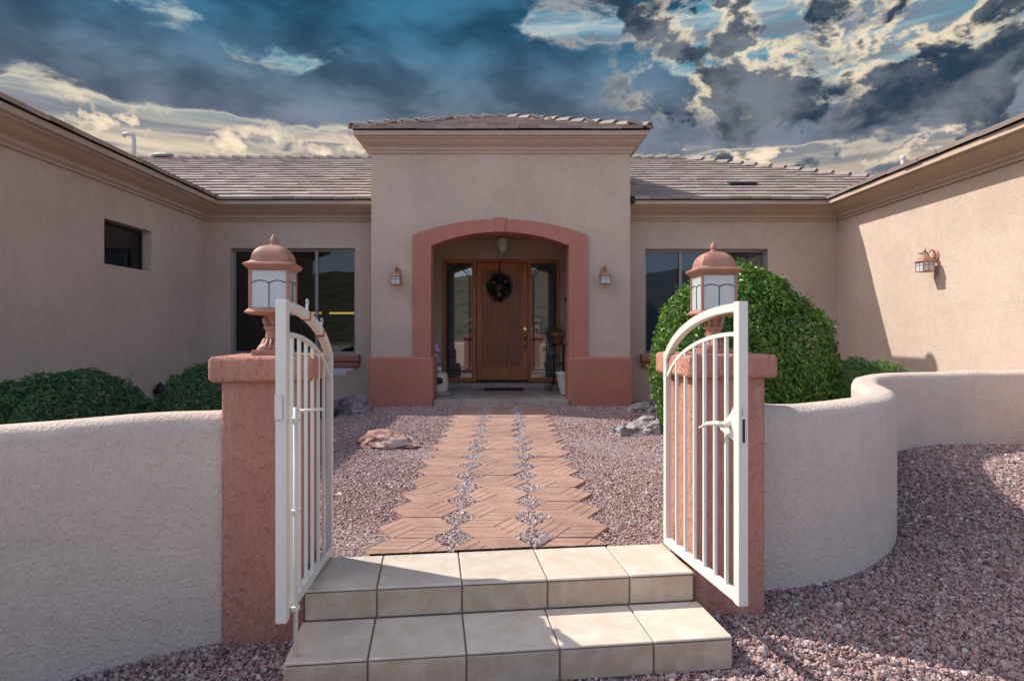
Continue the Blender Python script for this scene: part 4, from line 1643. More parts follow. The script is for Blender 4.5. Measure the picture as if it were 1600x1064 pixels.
def gravel_nodes():
    ng = bpy.data.node_groups.new('gravel_scatter', 'GeometryNodeTree')
    ng.interface.new_socket('Geometry', in_out='INPUT', socket_type='NodeSocketGeometry')
    ng.interface.new_socket('Geometry', in_out='OUTPUT', socket_type='NodeSocketGeometry')
    n, l = ng.nodes, ng.links
    gi, go = n.new('NodeGroupInput'), n.new('NodeGroupOutput')
    geo = n.new('GeometryNodeGeometryToInstance')
    for k in range(4):
        ico = n.new('GeometryNodeMeshIcoSphere')
        ico.inputs['Radius'].default_value = 1.0
        ico.inputs['Subdivisions'].default_value = 2 if k < 2 else 1
        sp = n.new('GeometryNodeSetPosition')
        nt = n.new('ShaderNodeTexNoise')
        nt.noise_dimensions = '4D'
        nt.inputs['W'].default_value = k * 3.7
        nt.inputs['Scale'].default_value = 0.9
        nt.inputs['Detail'].default_value = 2
        sub = n.new('ShaderNodeVectorMath')
        sub.operation = 'SUBTRACT'
        sub.inputs[1].default_value = (0.5, 0.5, 0.5)
        mul = n.new('ShaderNodeVectorMath')
        mul.operation = 'SCALE'
        mul.inputs['Scale'].default_value = 2.6
        l.new(nt.outputs['Color'], sub.inputs[0])
        l.new(sub.outputs[0], mul.inputs[0])
        l.new(ico.outputs[0], sp.inputs['Geometry'])
        l.new(mul.outputs[0], sp.inputs['Offset'])
        ss = n.new('GeometryNodeSetShadeSmooth')
        ss.inputs['Shade Smooth'].default_value = False
        l.new(sp.outputs[0], ss.inputs[0])
        sm = n.new('GeometryNodeSetMaterial')
        sm.inputs['Material'].default_value = M_STONE
        l.new(ss.outputs[0], sm.inputs[0])
        l.new(sm.outputs[0], geo.inputs[0])
    ip = n.new('GeometryNodeInstanceOnPoints')
    ip.inputs['Pick Instance'].default_value = True
    ri = n.new('FunctionNodeRandomValue')
    ri.data_type = 'INT'
    ri.inputs[4].default_value = 0
    ri.inputs[5].default_value = 3

    def attr(name, typ):
        a = n.new('GeometryNodeInputNamedAttribute')
        a.data_type = typ
        a.inputs['Name'].default_value = name
        return a.outputs['Attribute']
    e2r = n.new('FunctionNodeEulerToRotation')
    l.new(attr('rot', 'FLOAT_VECTOR'), e2r.inputs[0])
    l.new(gi.outputs[0], ip.inputs['Points'])
    l.new(geo.outputs[0], ip.inputs['Instance'])
    l.new(ri.outputs[2], ip.inputs['Instance Index'])
    l.new(e2r.outputs[0], ip.inputs['Rotation'])
    l.new(attr('size', 'FLOAT_VECTOR'), ip.inputs['Scale'])
    l.new(ip.outputs[0], go.inputs[0])
    return ng


GN = gravel_nodes()


def gravel(name, P, size, label, seed, lift=None):
    rng = np.random.default_rng(seed)
    n = len(P)
    me = bpy.data.meshes.new(name)
    me.vertices.add(n)
    me.vertices.foreach_set('co', P.astype(np.float32).ravel())
    a = me.attributes.new('rot', 'FLOAT_VECTOR', 'POINT')
    a.data.foreach_set('vector', rng.uniform(0, 6.283, (n, 3)).astype(np.float32).ravel())
    s = size[:, None] * rng.uniform(0.62, 1.15, (n, 3))
    a = me.attributes.new('size', 'FLOAT_VECTOR', 'POINT')
    a.data.foreach_set('vector', s.astype(np.float32).ravel())
    a = me.attributes.new('tone', 'FLOAT', 'POINT')
    a.data.foreach_set('value', np.clip(rng.normal(0.60, 0.20, n) + (0 if lift is None else lift), 0, 1).astype(np.float32))
    o = bpy.data.objects.new(name, me)
    COL.objects.link(o)
    me.materials.append(M_STONE)
    md = o.modifiers.new('scatter', 'NODES')
    md.node_group = GN
    tag(o, label, 'gravel', kind='stuff')


def court_gravel():
    def sample(x0, x1, y0, y1, dens):
        n = int((x1 - x0) * (y1 - y0) * dens)
        return RNG.uniform(x0, x1, n), RNG.uniform(y0, y1, n)
    parts = [sample(-0.55, 0.5, 3.25, 9.9, 2500), sample(-2.6, 3.0, 3.2, 6.0, 7600), sample(-2.6, 3.2, 6.0, 9.9, 4800), sample(-5.1, -2.6, 3.0, 10.5, 700), sample(3.0, 5.7, 4.5, 10.5, 700), sample(-2.6, 3.2, 9.9, 10.6, 1200)]
    x = np.concatenate([p[0] for p in parts])
    y = np.concatenate([p[1] for p in parts])
    ok = in_poly(x, y, COURT) & hex_free(x, y, -0.002) & rot_box_free(x, y, 0.01, 3.07, R(6.7), SW0 - 0.01, SW1 + 0.01, -1, 0.305)
    ok &= rot_box_free(x, y, *PL, GATE_ROT, -0.2, 0.2, -0.2, 0.2) & rot_box_free(x, y, *PRR, GATE_ROT, -0.2, 0.2, -0.2, 0.2)
    ok &= ~((y > 9.87) & (x > -1.65) & (x < 1.6))
    ok &= ~((y > 9.89) & (x > TX0 - 0.03) & (x < TX1 + 0.03))
    x, y = x[ok], y[ok]
    size = np.clip(RNG.lognormal(math.log(0.0063), 0.28, len(x)), 0.004, 0.016) * (1 + 0.05 * (y - 3))
    # the diamonds between the pavers are filled a little higher
    inpath = np.abs(x + 0.04) < 0.50
    z = ZG + 0.006 + RNG.uniform(-0.003, 0.007, len(x)) + np.where(inpath, 0.009, 0.0) + 0.010 * np.sin(x * 3.1 + 1) * np.sin(y * 2.3)
    gravel('gravel', np.stack([x, y, z], 1), size, 'pinkish crushed gravel covering the courtyard either side of the path', 5, np.where(inpath, 0.20, 0.0))


def front_gravel():
    def sample(x0, x1, y0, y1, dens):
        n = int((x1 - x0) * (y1 - y0) * dens)
        return RNG.uniform(x0, x1, n), RNG.uniform(y0, y1, n)
    parts = [sample(0.6, 3.6, 2.1, 4.2, 7400), sample(2.2, 6.2, 4.2, 6.7, 3800), sample(3.6, 6.2, 2.4, 4.2, 2500), sample(-2.2, -0.7, 1.9, 3.2, 6000), sample(-0.9, 0.9, 1.9, 2.65, 3000)]
    x = np.concatenate([p[0] for p in parts])
    y = np.concatenate([p[1] for p in parts])
    ok = ~in_poly(x, y, COURT) & rot_box_free(x, y, 0.01, 3.07, R(6.7), SW0 - 0.01, SW1 + 0.01, -0.12, 0.4) & rot_box_free(x, y, 0.01, 3.07, R(6.7), -0.972, 0.962, -0.475, -0.1)
    ok &= rot_box_free(x, y, *PL, GATE_ROT, -0.2, 0.2, -0.2, 0.2) & rot_box_free(x, y, *PRR, GATE_ROT, -0.2, 0.2, -0.2, 0.2)
    x, y = x[ok], y[ok]
    size = np.clip(RNG.lognormal(math.log(0.0066), 0.40, len(x)), 0.004, 0.024) * (1 + 0.05 * (y - 3))
    z = ground_z(x, y) - 0.005 + RNG.uniform(-0.003, 0.008, len(x))
    gravel('gravel', np.stack([x, y, z], 1), size, 'pinkish grey gravel outside the garden walls in front of the steps', 6)


court_gravel()
front_gravel()

# ------------------------------------------------------------------ shrubs


def shrub(name, loc, blobs, n, leaf, mat, label, seed, aspect=0.45, needle=False, group=None, hull=0.0):
    """crown of leaf-sized faces through a lumpy volume. blobs: (dx,dy,dz,rx,ry,rz)"""
    rng = np.random.default_rng(seed)
    t = empty(name, loc, 0, label, 'shrub', group)
    B = np.array(blobs, float)
    vol = B[:, 3] * B[:, 4] * B[:, 5]
    area = (vol ** (2 / 3))
    cnt = rng.choice(len(B), size=int(n * 2.2), p=area / area.sum())
    d = rng.normal(size=(len(cnt), 3))
    d /= np.linalg.norm(d, axis=1, keepdims=True)
    # lumpy shell
    lump = np.array([mnoise.fractal(Vector((v[0] * 2.6 + seed, v[1] * 2.6 + c * 3.1, v[2] * 2.6)), 0.8, 2.0, 3) for v, c in zip(d, cnt)])
    rad = (1.0 - np.abs(rng.normal(0, 0.10, len(cnt)))) * (1 + (0.14 if not needle else 0.12) * lump) + (rng.random(len(cnt)) < 0.03) * rng.uniform(0, 0.10, len(cnt))
    P = B[cnt, :3] + d * B[cnt, 3:6] * rad[:, None]
    # drop those deep inside another blob
    deep = np.zeros(len(P), bool)
    for b in B:
        q = (P - b[:3]) / b[3:6]
        deep |= (q ** 2).sum(1) < 0.62
    keep = ~deep & (P[:, 2] > 0.02)
    P, d = P[keep][:n], d[keep][:n]
    m = len(P)
    # orientation: outward, drooping a little, random
    nrm = d + rng.normal(0, 0.55, (m, 3)) + np.array([0, 0, 0.25])
    nrm /= np.linalg.norm(nrm, axis=1, keepdims=True)
    ax = rng.normal(0, 1, (m, 3)) + d * (1.4 if needle else 0.3) + np.array([0, 0, 0.5 if needle else -0.35])
    ax -= nrm * (ax * nrm).sum(1, keepdims=True)
    ax /= np.linalg.norm(ax, axis=1, keepdims=True)
    bt = np.cross(nrm, ax)
    L = leaf * rng.uniform(0.6, 1.25, m)
    W = L * aspect
    fold = nrm * (W * 0.22)[:, None]
    tip = P + ax * (L * 0.55)[:, None] - nrm * (L * 0.12)[:, None]
    base = P - ax * (L * 0.45)[:, None]
    l_ = P + bt * (W * 0.5)[:, None] + fold
    r_ = P - bt * (W * 0.5)[:, None] + fold
    V = np.stack([base, r_, tip, l_], 1).reshape(-1, 3)
    i = np.arange(m) * 4
    F = np.concatenate([np.stack([i, i + 1, i + 2], 1), np.stack([i, i + 2, i + 3], 1)])
    me = bpy.data.meshes.new('crown')
    me.from_pydata(V.tolist(), [], F.tolist())
    tone = np.repeat(np.clip(rng.normal(0.5, 0.26, m), 0, 1), 4)
    a = me.attributes.new('tone', 'FLOAT', 'POINT')
    a.data.foreach_set('value', tone.astype(np.float32))
    link('crown', me, mat, t)
    # stems
    st = MB()
    rg = random.Random(seed)
    for k in range(7):
        b = blobs[k % len(blobs)]
        p0 = Vector((rg.uniform(-0.08, 0.08), rg.uniform(-0.08, 0.08), -0.05))
        p2 = Vector((b[0] + rg.uniform(-0.5, 0.5) * b[3], b[1] + rg.uniform(-0.5, 0.5) * b[4], b[2] + rg.uniform(0.1, 0.5) * b[5]))
        p1 = (p0 + p2) / 2 + Vector((rg.uniform(-0.1, 0.1), rg.uniform(-0.1, 0.1), 0.05))
        st.tube([p0, p1, p2], [0.035, 0.022, 0.008], 6)
    build(st, 'stem', M_BARK, t, local=True, smooth=True)
    return t


shrub('leafy_shrub', (2.80, 7.35, ZG), [(0.0, 0.1, 0.95, 0.78, 0.80, 1.07), (-0.55, -0.2, 0.80, 0.52, 0.60, 1.0), (0.45, 0.05, 0.80, 0.72, 0.70, 0.92), (-0.35, -0.35, 0.42, 0.62, 0.5, 0.48), (0.62, 0.1, 0.42, 0.68, 0.6, 0.52), (0.25, 0.1, 1.45, 0.45, 0.45, 0.55)],
      36000, 0.058, M_LEAF, 'tall rounded bright green leafy shrub behind the right pillar', 3, aspect=0.55)
shrub('low_shrub', (4.22, 7.25, ZG), [(-0.10, 0, 0.46, 0.46, 0.42, 0.43), (0.28, 0.05, 0.42, 0.46, 0.4, 0.42)], 13000, 0.07, M_ROSEM2, 'low mounded bright green shrub behind the right garden wall', 5, aspect=0.16, needle=True)
shrub('low_shrub', (3.9, 7.95, ZG), [(0, 0, 0.30, 0.42, 0.40, 0.36)], 3500, 0.07, M_ROSEM2, 'small green shrub tucked between the tall shrub and the mounded one', 6, aspect=0.16, needle=True)
shrub('dark_shrub', (-3.55, 5.05, ZG), [(0.0, 0, 0.42, 0.62, 0.55, 0.48), (-0.42, 0, 0.38, 0.55, 0.5, 0.43), (0.35, 0.05, 0.34, 0.42, 0.42, 0.36)], 20000, 0.075, M_ROSEM, 'wide dark green clipped shrub above the left garden wall', 8, aspect=0.17, needle=True)
shrub('dark_shrub', (-2.62, 5.5, ZG), [(0.0, 0, 0.45, 0.46, 0.45, 0.47), (0.2, 0, 0.35, 0.45, 0.4, 0.4)], 12000, 0.075, M_ROSEM, 'rounded dark green shrub directly behind the left pillar', 9, aspect=0.17, needle=True)

# ------------------------------------------------------------------ rocks
def rock_mat(name, a, b_, c_):
    m, t, b = new_mat(name)
    p = pos(t)
    f = t.noise(p, 7, 8, 0.66, 0.7)
    g = t.noise(p, 3.2, 5, 0.6)
    col = t.ramp(f, [(0.28, a), (0.48, b_), (0.72, c_)])
    col = t.mix(t.m('MULTIPLY', t.ss(0.54, 0.66, g), 0.6), col, c_)
    t.put(b.inputs['Base Color'], col)
    b.inputs['Roughness'].default_value = 0.85
    t.put(b.inputs['Normal'], t.bump(t.noise(p, 22, 6, 0.68), 0.9, 0.02))
    return m


M_ROCKR = rock_mat('red_rock', (0.12, 0.05, 0.045), (0.30, 0.14, 0.11), (0.56, 0.45, 0.38))
M_ROCKP = rock_mat('purple_rock', (0.10, 0.07, 0.075), (0.24, 0.17, 0.175), (0.40, 0.33, 0.33))
M_ROCKG = rock_mat('grey_rock', (0.13, 0.11, 0.10), (0.33, 0.28, 0.26), (0.52, 0.46, 0.42))


def rock(loc, size, rz, mat, label, seed):
    bm = bmesh.new()
    bmesh.ops.create_icosphere(bm, subdivisions=4, radius=1.0)
    for v in bm.verts:
        p = v.co.copy()
        k = 1 + 0.30 * mnoise.fractal(p * 1.1 + Vector((seed, 0, 0)), 0.9, 2.0, 3)
        c = mnoise.cell(p * 2.2 + Vector((seed * 2.0, 3, 0)))
        k += 0.10 * (c - 0.5) + 0.05 * mnoise.fractal(p * 4.5 + Vector((0, seed, 0)), 0.8, 2.0, 3)
        q = p * k
        q.z = max(q.z, -0.55)
        v.co = Vector((q.x * size[0], q.y * size[1], (q.z + 0.45) * size[2]))
    me = bpy.data.meshes.new('rock')
    bm.to_mesh(me)
    bm.free()
    o = link('rock', me, mat, None, angle=28)
    o.location = loc
    o.rotation_euler = (0, 0, rz)
    return tag(o, label, 'rock', 'rocks set in the courtyard gravel')


rock((-1.26, 6.50, ZG), (0.33, 0.20, 0.125), -0.25, M_ROCKR, 'reddish rock with pale crest lying in gravel left of the path', 2.3)
rock((-2.22, 9.05, ZG), (0.27, 0.20, 0.19), 0.2, M_ROCKP, 'purplish grey rock beside the left terracotta base of the entry', 5.1)
rock((1.72, 7.35, ZG), (0.26, 0.18, 0.13), 0.3, M_ROCKG, 'pale grey rock lying right of the path by the shrub', 8.4)
rock((1.36, 7.15, ZG), (0.10, 0.09, 0.10), 1.0, M_ROCKG, 'small grey stone at the left end of the rock by the shrub', 9.7)
rock((2.10, 9.3, ZG), (0.26, 0.2, 0.10), 0.9, M_ROCKG, 'low pale rock close to the right window wall', 12.7)

# ------------------------------------------------------------------ stone table on the left
M_GRAN = plain('granite', (0.30, 0.29, 0.30), 0.55, var=0.35, scale=60, bump=0.3, bscale=80)
tb = empty('stone_table', (-2.62, 8.7, ZG), 0, 'small grey stone table on a dark turned pedestal near the left window', 'table')
build(MB().box(-0.44, 0.44, -0.25, 0.25, 0.60, 0.68), 'table_top', M_GRAN, tb, local=True, bevel=0.015)
build(MB().lathe([(0.26, 0.0), (0.26, 0.05), (0.20, 0.08), (0.14, 0.14), (0.15, 0.25), (0.19, 0.38), (0.17, 0.50), (0.22, 0.57), (0.24, 0.60)], 18), 'pedestal', plain('dark_stone', (0.035, 0.03, 0.03), 0.7, bump=0.5), tb, local=True, smooth=True)

# hose tap on the left wing wall
hb = empty('hose_tap', (WL, 9.0, 0.5), 0, 'small black tap cover and pipe on the left wing wall between shrubs', 'tap')
build(MB().lathe([(0.05, 0.03), (0.065, 0.05), (0.065, 0.17), (0.05, 0.21), (0.02, 0.225), (0.012, 0.25)], 14, (0.10, 0, 0)), 'cover', M_IRON, hb, local=True, smooth=True)
build(MB().tube([(0.02, 0.04, 0.08), (0.06, 0.3, 0.08), (0.06, 0.42, 0.08)], [0.03, 0.035, 0.03], 10).tube([(0.0, 0, 0.12), (0.1, 0, 0.12)], 0.02, 8).tube([(0.06, 0.36, 0.08), (0.06, 0.36, -0.2)], 0.02, 8), 'pipe', M_IRON, hb, local=True, smooth=True)

# ------------------------------------------------------------------ wall lanterns


def wall_lantern(loc, rz, label):
    """local: wall plane is x-z at y=0, lantern hangs towards -y; origin at backplate centre"""
    t = empty('wall_lantern', loc, rz, label, 'lantern', 'wall lanterns')
    bp = build(MB().lathe([(0.058, 0.0), (0.058, 0.012), (0.045, 0.022), (0.022, 0.032), (0.0, 0.034)], 16), 'back_plate', M_COPPER, t, local=True, smooth=False)
    bp.rotation_euler = (R(90), 0, 0)
    bp.scale = (1, 1.45, 1)
    a = MB()
    a.tube([(0, -0.02, -0.02), (0, -0.06, -0.045), (0, -0.10, -0.02), (0, -0.115, 0.03), (0, -0.15, 0.055), (0, -0.185, 0.045), (0, -0.19, 0.015), (0, -0.17, 0.008)], [0.012, 0.013, 0.012, 0.012, 0.011, 0.010, 0.009, 0.006], 7)
    a.tube([(0, -0.03, 0.05), (0, -0.06, 0.075), (0, -0.09, 0.06), (0, -0.085, 0.035)], [0.010, 0.010, 0.009, 0.006], 7)
    a.tube([(0, -0.15, 0.055), (0, -0.15, -0.01)], 0.008, 7)
    a.lathe([(0.010, 0.055), (0.014, 0.07), (0.008, 0.085), (0.002, 0.11)], 8, (0, -0.15, 0))
    a.tube([(0, -0.19, 0.02), (0, -0.225, 0.03), (0, -0.245, 0.015)], [0.008, 0.008, 0.005], 6)
    build(a, 'arm', M_COPPER, t, local=True, smooth=True)
    c = (0, -0.15, 0)
    build(MB().rsquare([(0.020, -0.005, 4), (0.050, -0.022, 8), (0.062, -0.042, 12), (0.090, -0.075, 14), (0.094, -0.082, 14), (0.080, -0.090, 14)], c), 'roof', M_COPPER, t, local=True, angle=30)
    hw, z0, z1 = 0.072, -0.205, -0.088
    for sx in (-1, 1):
        for sy in (-1, 1):
            build(MB().box(sx * hw - 0.006, sx * hw + 0.006, c[1] + sy * hw - 0.006, c[1] + sy * hw + 0.006, z0, z1), 'corner_post', M_COPPER, t, local=True)
    build(MB().box(-hw - 0.010, hw + 0.010, c[1] - hw - 0.010, c[1] + hw + 0.010, z0 - 0.014, z0), 'tray', M_COPPER, t, local=True, bevel=0.003)
    for k in range(4):
        Mx = Matrix.Translation(c) @ Matrix.Rotation(k * math.pi / 2, 4, 'Z')
        po = build(MB().box(-hw + 0.006, hw - 0.006, -hw - 0.001, -hw + 0.001, z0, z1, Mx), 'glass_pane', M_LGLASS, t, local=True)
        build(MB().box(-0.002, 0.002, -hw - 0.004, -hw - 0.001, z0, z1, Mx).box(-hw + 0.006, hw - 0.006, -hw - 0.004, -hw - 0.0012, z0 + 0.075, z0 + 0.079, Mx), 'leading', M_IRON, po, local=True)
    return t


wall_lantern((-1.725, YT, 2.455), 0, 'small copper wall lantern on the entry tower, left of the arch')
wall_lantern((1.625, YT, 2.465), 0, 'small copper wall lantern on the entry tower, right of the arch')
wall_lantern((WR, 8.18, 2.50), R(-90), 'copper wall lantern on the sunlit right wing wall, casting a shadow')

# ------------------------------------------------------------------ porch things
# wreath
wre = empty('wreath', (-0.085, YD - 0.02, 2.385), 0, 'dark leafy wreath with pink flowers hanging on the front door', 'wreath')


def wreath():
    rng = np.random.default_rng(4)
    m = 1500
    th = rng.uniform(0, 2 * math.pi, m)
    rr = 0.165 + rng.normal(0, 0.048, m)
    P = np.stack([rr * np.cos(th), rng.normal(-0.02, 0.03, m), rr * np.sin(th) * 1.06], 1)
    tail = rng.random(m) < 0.06
    P[tail] = np.stack([rng.normal(0, 0.03, tail.sum()), rng.normal(-0.02, 0.02, tail.sum()), rng.uniform(-0.30, -0.18, tail.sum())], 1)
    ax = rng.normal(0, 0.7, (m, 3)) + np.stack([-np.sin(th) + 0.4 * np.cos(th), 0 * th - 0.3, np.cos(th) + 0.4 * np.sin(th)], 1)
    ax /= np.linalg.norm(ax, axis=1, keepdims=True)
    bt = np.cross(ax, rng.normal(0, 1, (m, 3)))
    bt /= np.linalg.norm(bt, axis=1, keepdims=True)
    L = rng.uniform(0.04, 0.075, m)[:, None]
    V = np.stack([P - ax * L * 0.5, P + bt * L * 0.2, P + ax * L * 0.5, P - bt * L * 0.2], 1).reshape(-1, 3)
    me = bpy.data.meshes.new('foliage')
    me.from_pydata(V.tolist(), [], [(4 * i, 4 * i + 1, 4 * i + 2, 4 * i + 3) for i in range(m)])
    a = me.attributes.new('tone', 'FLOAT', 'POINT')
    a.data.foreach_set('value', np.repeat(rng.random(m), 4).astype(np.float32))
    link('foliage', me, M_WREATH, wre)
    rg = random.Random(2)
    for (x, z, s) in ((-0.11, 0.07, 0.036), (0.115, 0.10, 0.032), (0.0, -0.155, 0.04)):
        f = MB()
        for k in range(9):
            a_ = k * 2.399
            q = s * math.sqrt(k / 9)
            f.ball((x + q * math.cos(a_), -0.06 - 0.4 * s * (1 - k / 9), z + q * math.sin(a_)), (s * 0.42, s * 0.3, s * 0.42), 7, 4)
        build(f, 'flower', M_PINK, wre, local=True)
    build(MB().box(-0.012, 0.012, -0.004, 0.0, 0.15, 0.52), 'hanger', M_SLOT, wre, local=True)


wreath()

# pendant lamp
pd = empty('pendant_lamp', (-0.02, 11.2, 3.32), 0, 'faceted glass pendant lamp hanging from the porch ceiling', 'lamp')
build(MB().lathe([(0.07, -0.02), (0.07, 0.0)], 16), 'ceiling_plate', M_COPPER, pd, local=True)
build(MB().lathe([(0.012, -0.12), (0.012, -0.02)], 8), 'rod', M_COPPER, pd, local=True)
gl_ = MB().lathe([(0.06, -0.10), (0.125, -0.14), (0.145, -0.20), (0.14, -0.30), (0.10, -0.37), (0.015, -0.44)], 6)
build(gl_, 'shade', glass_mat('pendant_glass', (0.9, 0.9, 0.9), 1.5, 0.15, (0.85, 0.80, 0.76), 0.75), pd, local=True)
lb = MB()
for k in range(6):
    a = 2 * math.pi * k / 6
    lb.tube([(r * math.cos(a), r * math.sin(a), z) for r, z in ((0.06, -0.10), (0.127, -0.14), (0.147, -0.20), (0.142, -0.30), (0.102, -0.37), (0.015, -0.44))], 0.005, 5)
build(lb, 'lead_rib', M_ALU, pd, local=True)

ZP = 0.389
# cream jar with a dark disc, with orchid
M_CREAM = plain('cream_ceramic', (0.62, 0.55, 0.44), 0.4, var=0.05)
jar = empty('ceramic_pot', (-1.13, 10.75, ZP), 0, 'cream ceramic pot with a dark disc on a saucer inside the left of the porch', 'pot')
build(MB().lathe([(0.17, 0.0), (0.21, 0.02), (0.21, 0.035), (0.15, 0.035)], 24), 'saucer', M_CREAM, jar, local=True, smooth=False)
build(MB().lathe([(0.12, 0.036), (0.15, 0.06), (0.165, 0.16), (0.16, 0.28), (0.14, 0.36), (0.145, 0.38), (0.135, 0.385), (0.12, 0.37)], 24), 'jar', M_CREAM, jar, local=True, angle=40)
dsc = build(MB().lathe([(0.062, 0.0), (0.062, 0.02), (0.05, 0.026), (0.0, 0.028)], 18), 'disc', M_IRON, jar, local=True)
dsc.rotation_euler = (R(90), 0, R(12))
dsc.location = (0.02, -0.145, 0.25)
orc = empty('orchid', (-1.18, 10.72, ZP + 0.38), 0, 'pink orchid in a mint cup standing on the cream porch pot', 'plant')
build(MB().lathe([(0.035, 0.0), (0.045, 0.11), (0.04, 0.11), (0.03, 0.02)], 16, (0.05, 0, 0)), 'cup', plain('mint_cup', (0.45, 0.66, 0.60), 0.4), orc, local=True, smooth=True)
build(MB().tube([(0.05, 0, 0.08), (0.02, 0, 0.25), (-0.01, 0, 0.36), (-0.03, -0.02, 0.42)], 0.005, 6), 'stalk', M_LEAF, orc, local=True)
fl = MB()
for (x, y, z) in ((-0.03, -0.03, 0.42), (0.03, -0.02, 0.40), (-0.06, -0.01, 0.38), (0.0, -0.03, 0.46), (-0.01, -0.02, 0.30), (0.02, -0.02, 0.22)):
    for k in range(5):
        a = k * 2 * math.pi / 5 + x * 30
        fl.ball((x + 0.024 * math.cos(a), y, z + 0.024 * math.sin(a)), (0.017, 0.006, 0.017), 6, 4)
build(fl, 'blossom', M_PALEPINK, orc, local=True)

# doormat
build_mat = tag(build(MB().box(-0.37, 0.37, 11.46, 11.86, ZP, ZP + 0.018), 'doormat', plain('dark_rubber', (0.02, 0.018, 0.018), 0.9, bump=0.6, bscale=200), bevel=0.006), 'thin dark doormat on the porch floor before the door', 'doormat')

# tall cream planter on the right
pot = empty('planter', (1.10, 10.72, ZP), 0, 'tall tapered cream planter inside the right of the porch', 'planter')
build(MB().lathe([(0.10, 0.0), (0.115, 0.02), (0.155, 0.20), (0.185, 0.36), (0.195, 0.37), (0.195, 0.40), (0.175, 0.40), (0.16, 0.34)], 24), 'pot', plain('white_planter', (0.66, 0.62, 0.54), 0.5, var=0.04), pot, local=True, smooth=True)
build(MB().lathe([(0.165, 0.345), (0.165, 0.35)], 20), 'soil', plain('soil', (0.03, 0.02, 0.014), 0.95, bump=0.8), pot, local=True)

# iron plant stand with butterflies and a terracotta pot
sd = empty('plant_stand', (1.02, 11.45, ZP), 0, 'black wrought iron plant stand with butterfly decor by the right sidelight', 'plant stand')
for sx, sy in ((-0.11, -0.1), (0.11, -0.1), (0.11, 0.1), (-0.11, 0.1)):
    build(MB().tube([(sx * 1.5, sy * 1.5, 0.0), (sx * 0.9, sy, 0.12), (sx * 0.8, sy, 0.5), (sx * 0.9, sy, 0.86)], 0.010, 6), 'leg', M_IRON, sd, local=True)
for z, r in ((0.86, 0.13), (0.5, 0.11), (0.14, 0.13)):
    build(MB().tube([(r * math.cos(a), r * math.sin(a), z) for a in np.linspace(0, 2 * math.pi, 17)], 0.009, 6), 'ring', M_IRON, sd, local=True)
scr = MB()
for k, (cx, cz) in enumerate(((-0.16, 0.09), (-0.22, 0.03), (0.1, 0.06))):
    pts = []
    for i in range(22):
        a = i / 21 * 3.6 * math.pi
        r = 0.06 * (1 - i / 24)
        pts.append((cx + r * math.cos(a), -0.12, cz + 0.03 + r * math.sin(a)))
    scr.tube(pts, 0.006, 5)
build(scr, 'scroll', M_IRON, sd, local=True)
bf = MB()
for (cx, cz) in ((-0.13, 0.72),):
    for sx in (-1, 1):
        for (q, zz) in ((0.038, 0.026), (0.032, -0.028)):
            bf.tube([(cx + sx * (0.034 + q * 0.8 * math.cos(a)), -0.13, cz + zz + q * math.sin(a)) for a in np.linspace(0, 2 * math.pi, 13)], 0.005, 5)
    bf.tube([(cx, -0.13, cz - 0.05), (cx, -0.13, cz + 0.06)], 0.007, 5)
build(bf, 'butterfly', plain('pale_iron', (0.22, 0.21, 0.21), 0.5, metal=0.4), sd, local=True)
for i in range(5):
    build(MB().tube([(-0.12 + i * 0.03, -0.1, 0.62), (-0.12 + i * 0.03, -0.1, 0.32 + 0.03 * (i % 3))], 0.007, 6), 'chime_tube', MATS['pale_iron'], sd, local=True)
tp = empty('flower_pot', (1.02, 11.45, ZP + 0.87), 0, 'terracotta pot with a trailing plant on the iron stand', 'pot')
build(MB().lathe([(0.08, 0.0), (0.115, 0.16), (0.13, 0.16), (0.13, 0.20), (0.11, 0.20), (0.10, 0.17)], 18), 'pot', plain('terracotta_pot', (0.36, 0.15, 0.07), 0.8), tp, local=True, smooth=True)


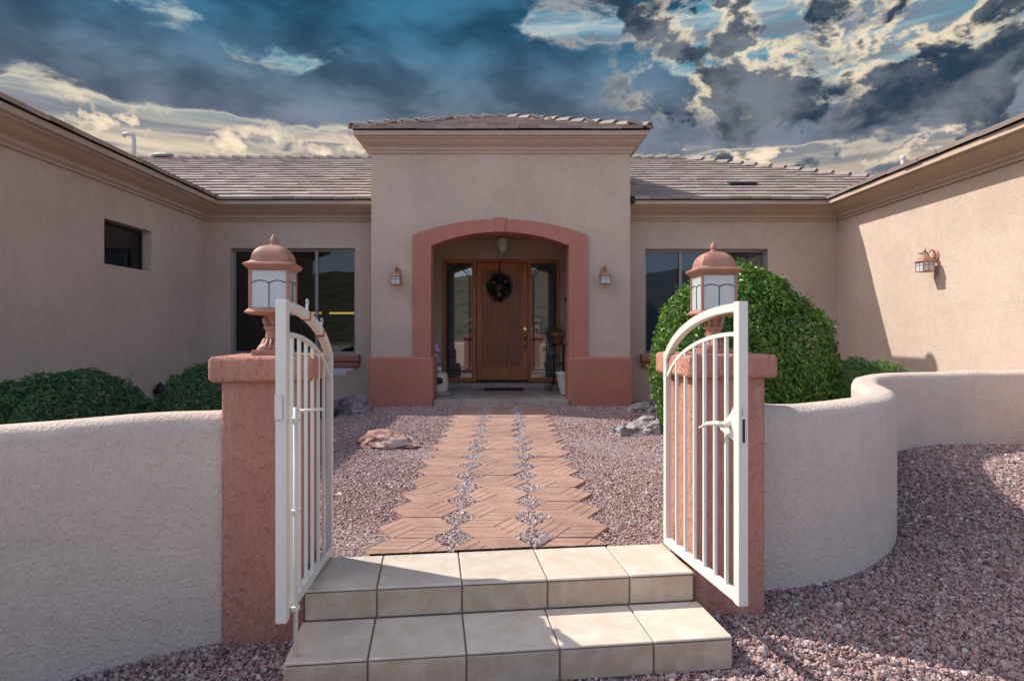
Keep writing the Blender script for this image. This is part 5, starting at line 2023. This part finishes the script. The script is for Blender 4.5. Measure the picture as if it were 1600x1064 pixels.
def small_plant(parent, c, r, n, seed, mat, leaf=0.06):
    rng = np.random.default_rng(seed)
    P = np.array(c) + rng.normal(0, 1, (n, 3)) * np.array(r)
    ax = rng.normal(0, 1, (n, 3))
    ax /= np.linalg.norm(ax, axis=1, keepdims=True)
    bt = np.cross(ax, rng.normal(0, 1, (n, 3)))
    bt /= np.linalg.norm(bt, axis=1, keepdims=True)
    L = leaf * rng.uniform(0.6, 1.2, n)[:, None]
    V = np.stack([P - ax * L * 0.5, P + bt * L * 0.2, P + ax * L * 0.5, P - bt * L * 0.2], 1).reshape(-1, 3)
    me = bpy.data.meshes.new('foliage')
    me.from_pydata(V.tolist(), [], [(4 * i, 4 * i + 1, 4 * i + 2, 4 * i + 3) for i in range(n)])
    a = me.attributes.new('tone', 'FLOAT', 'POINT')
    a.data.foreach_set('value', np.repeat(rng.random(n), 4).astype(np.float32))
    link('foliage', me, mat, parent)


small_plant(tp, (-0.02, 0, 0.25), (0.10, 0.07, 0.045), 160, 3, M_LEAF)
small_plant(pot, (0.02, 0, 0.41), (0.05, 0.05, 0.05), 60, 4, M_LEAF, 0.08)
# blue flowers beyond the right reveal
bl = empty('blue_flowers', (1.33, 10.95, ZP), 0, 'small blue flowers peeping past the right side of the arch', 'plant')
build(MB().tube([(0, 0, 0), (0.0, 0, 0.5), (-0.06, 0, 0.78)], 0.006, 6), 'stalk', M_LEAF, bl, local=True)
fb = MB()
rg = random.Random(9)
for k in range(14):
    fb.ball((-0.05 + rg.uniform(-0.05, 0.05), rg.uniform(-0.03, 0.03), 0.78 + rg.uniform(-0.10, 0.12)), 0.017, 6, 4)
build(fb, 'blossom', plain('blue_petal', (0.10, 0.13, 0.38), 0.7), bl, local=True)

# bell push and box on the porch back wall
bp = tag(build(MB().box(1.22, 1.265, YD - 0.025, YD - 0.001, 2.09, 2.17), 'door_camera', M_SLOT, bevel=0.008), 'tiny black door camera on the porch back wall', 'camera')
bx = empty('wall_box', (1.30, YD, 1.81), 0, 'small square grey panel on the porch wall right of the door', 'wall panel')
build(MB().box(-0.065, 0.065, -0.02, -0.001, -0.08, 0.08), 'cover', plain('grey_plate', (0.30, 0.27, 0.25), 0.5), bx, local=True, bevel=0.006)
build(MB().box(-0.045, 0.045, -0.024, -0.0205, -0.055, 0.06), 'inset', plain('dark_plate', (0.10, 0.09, 0.085), 0.4), bx, local=True)
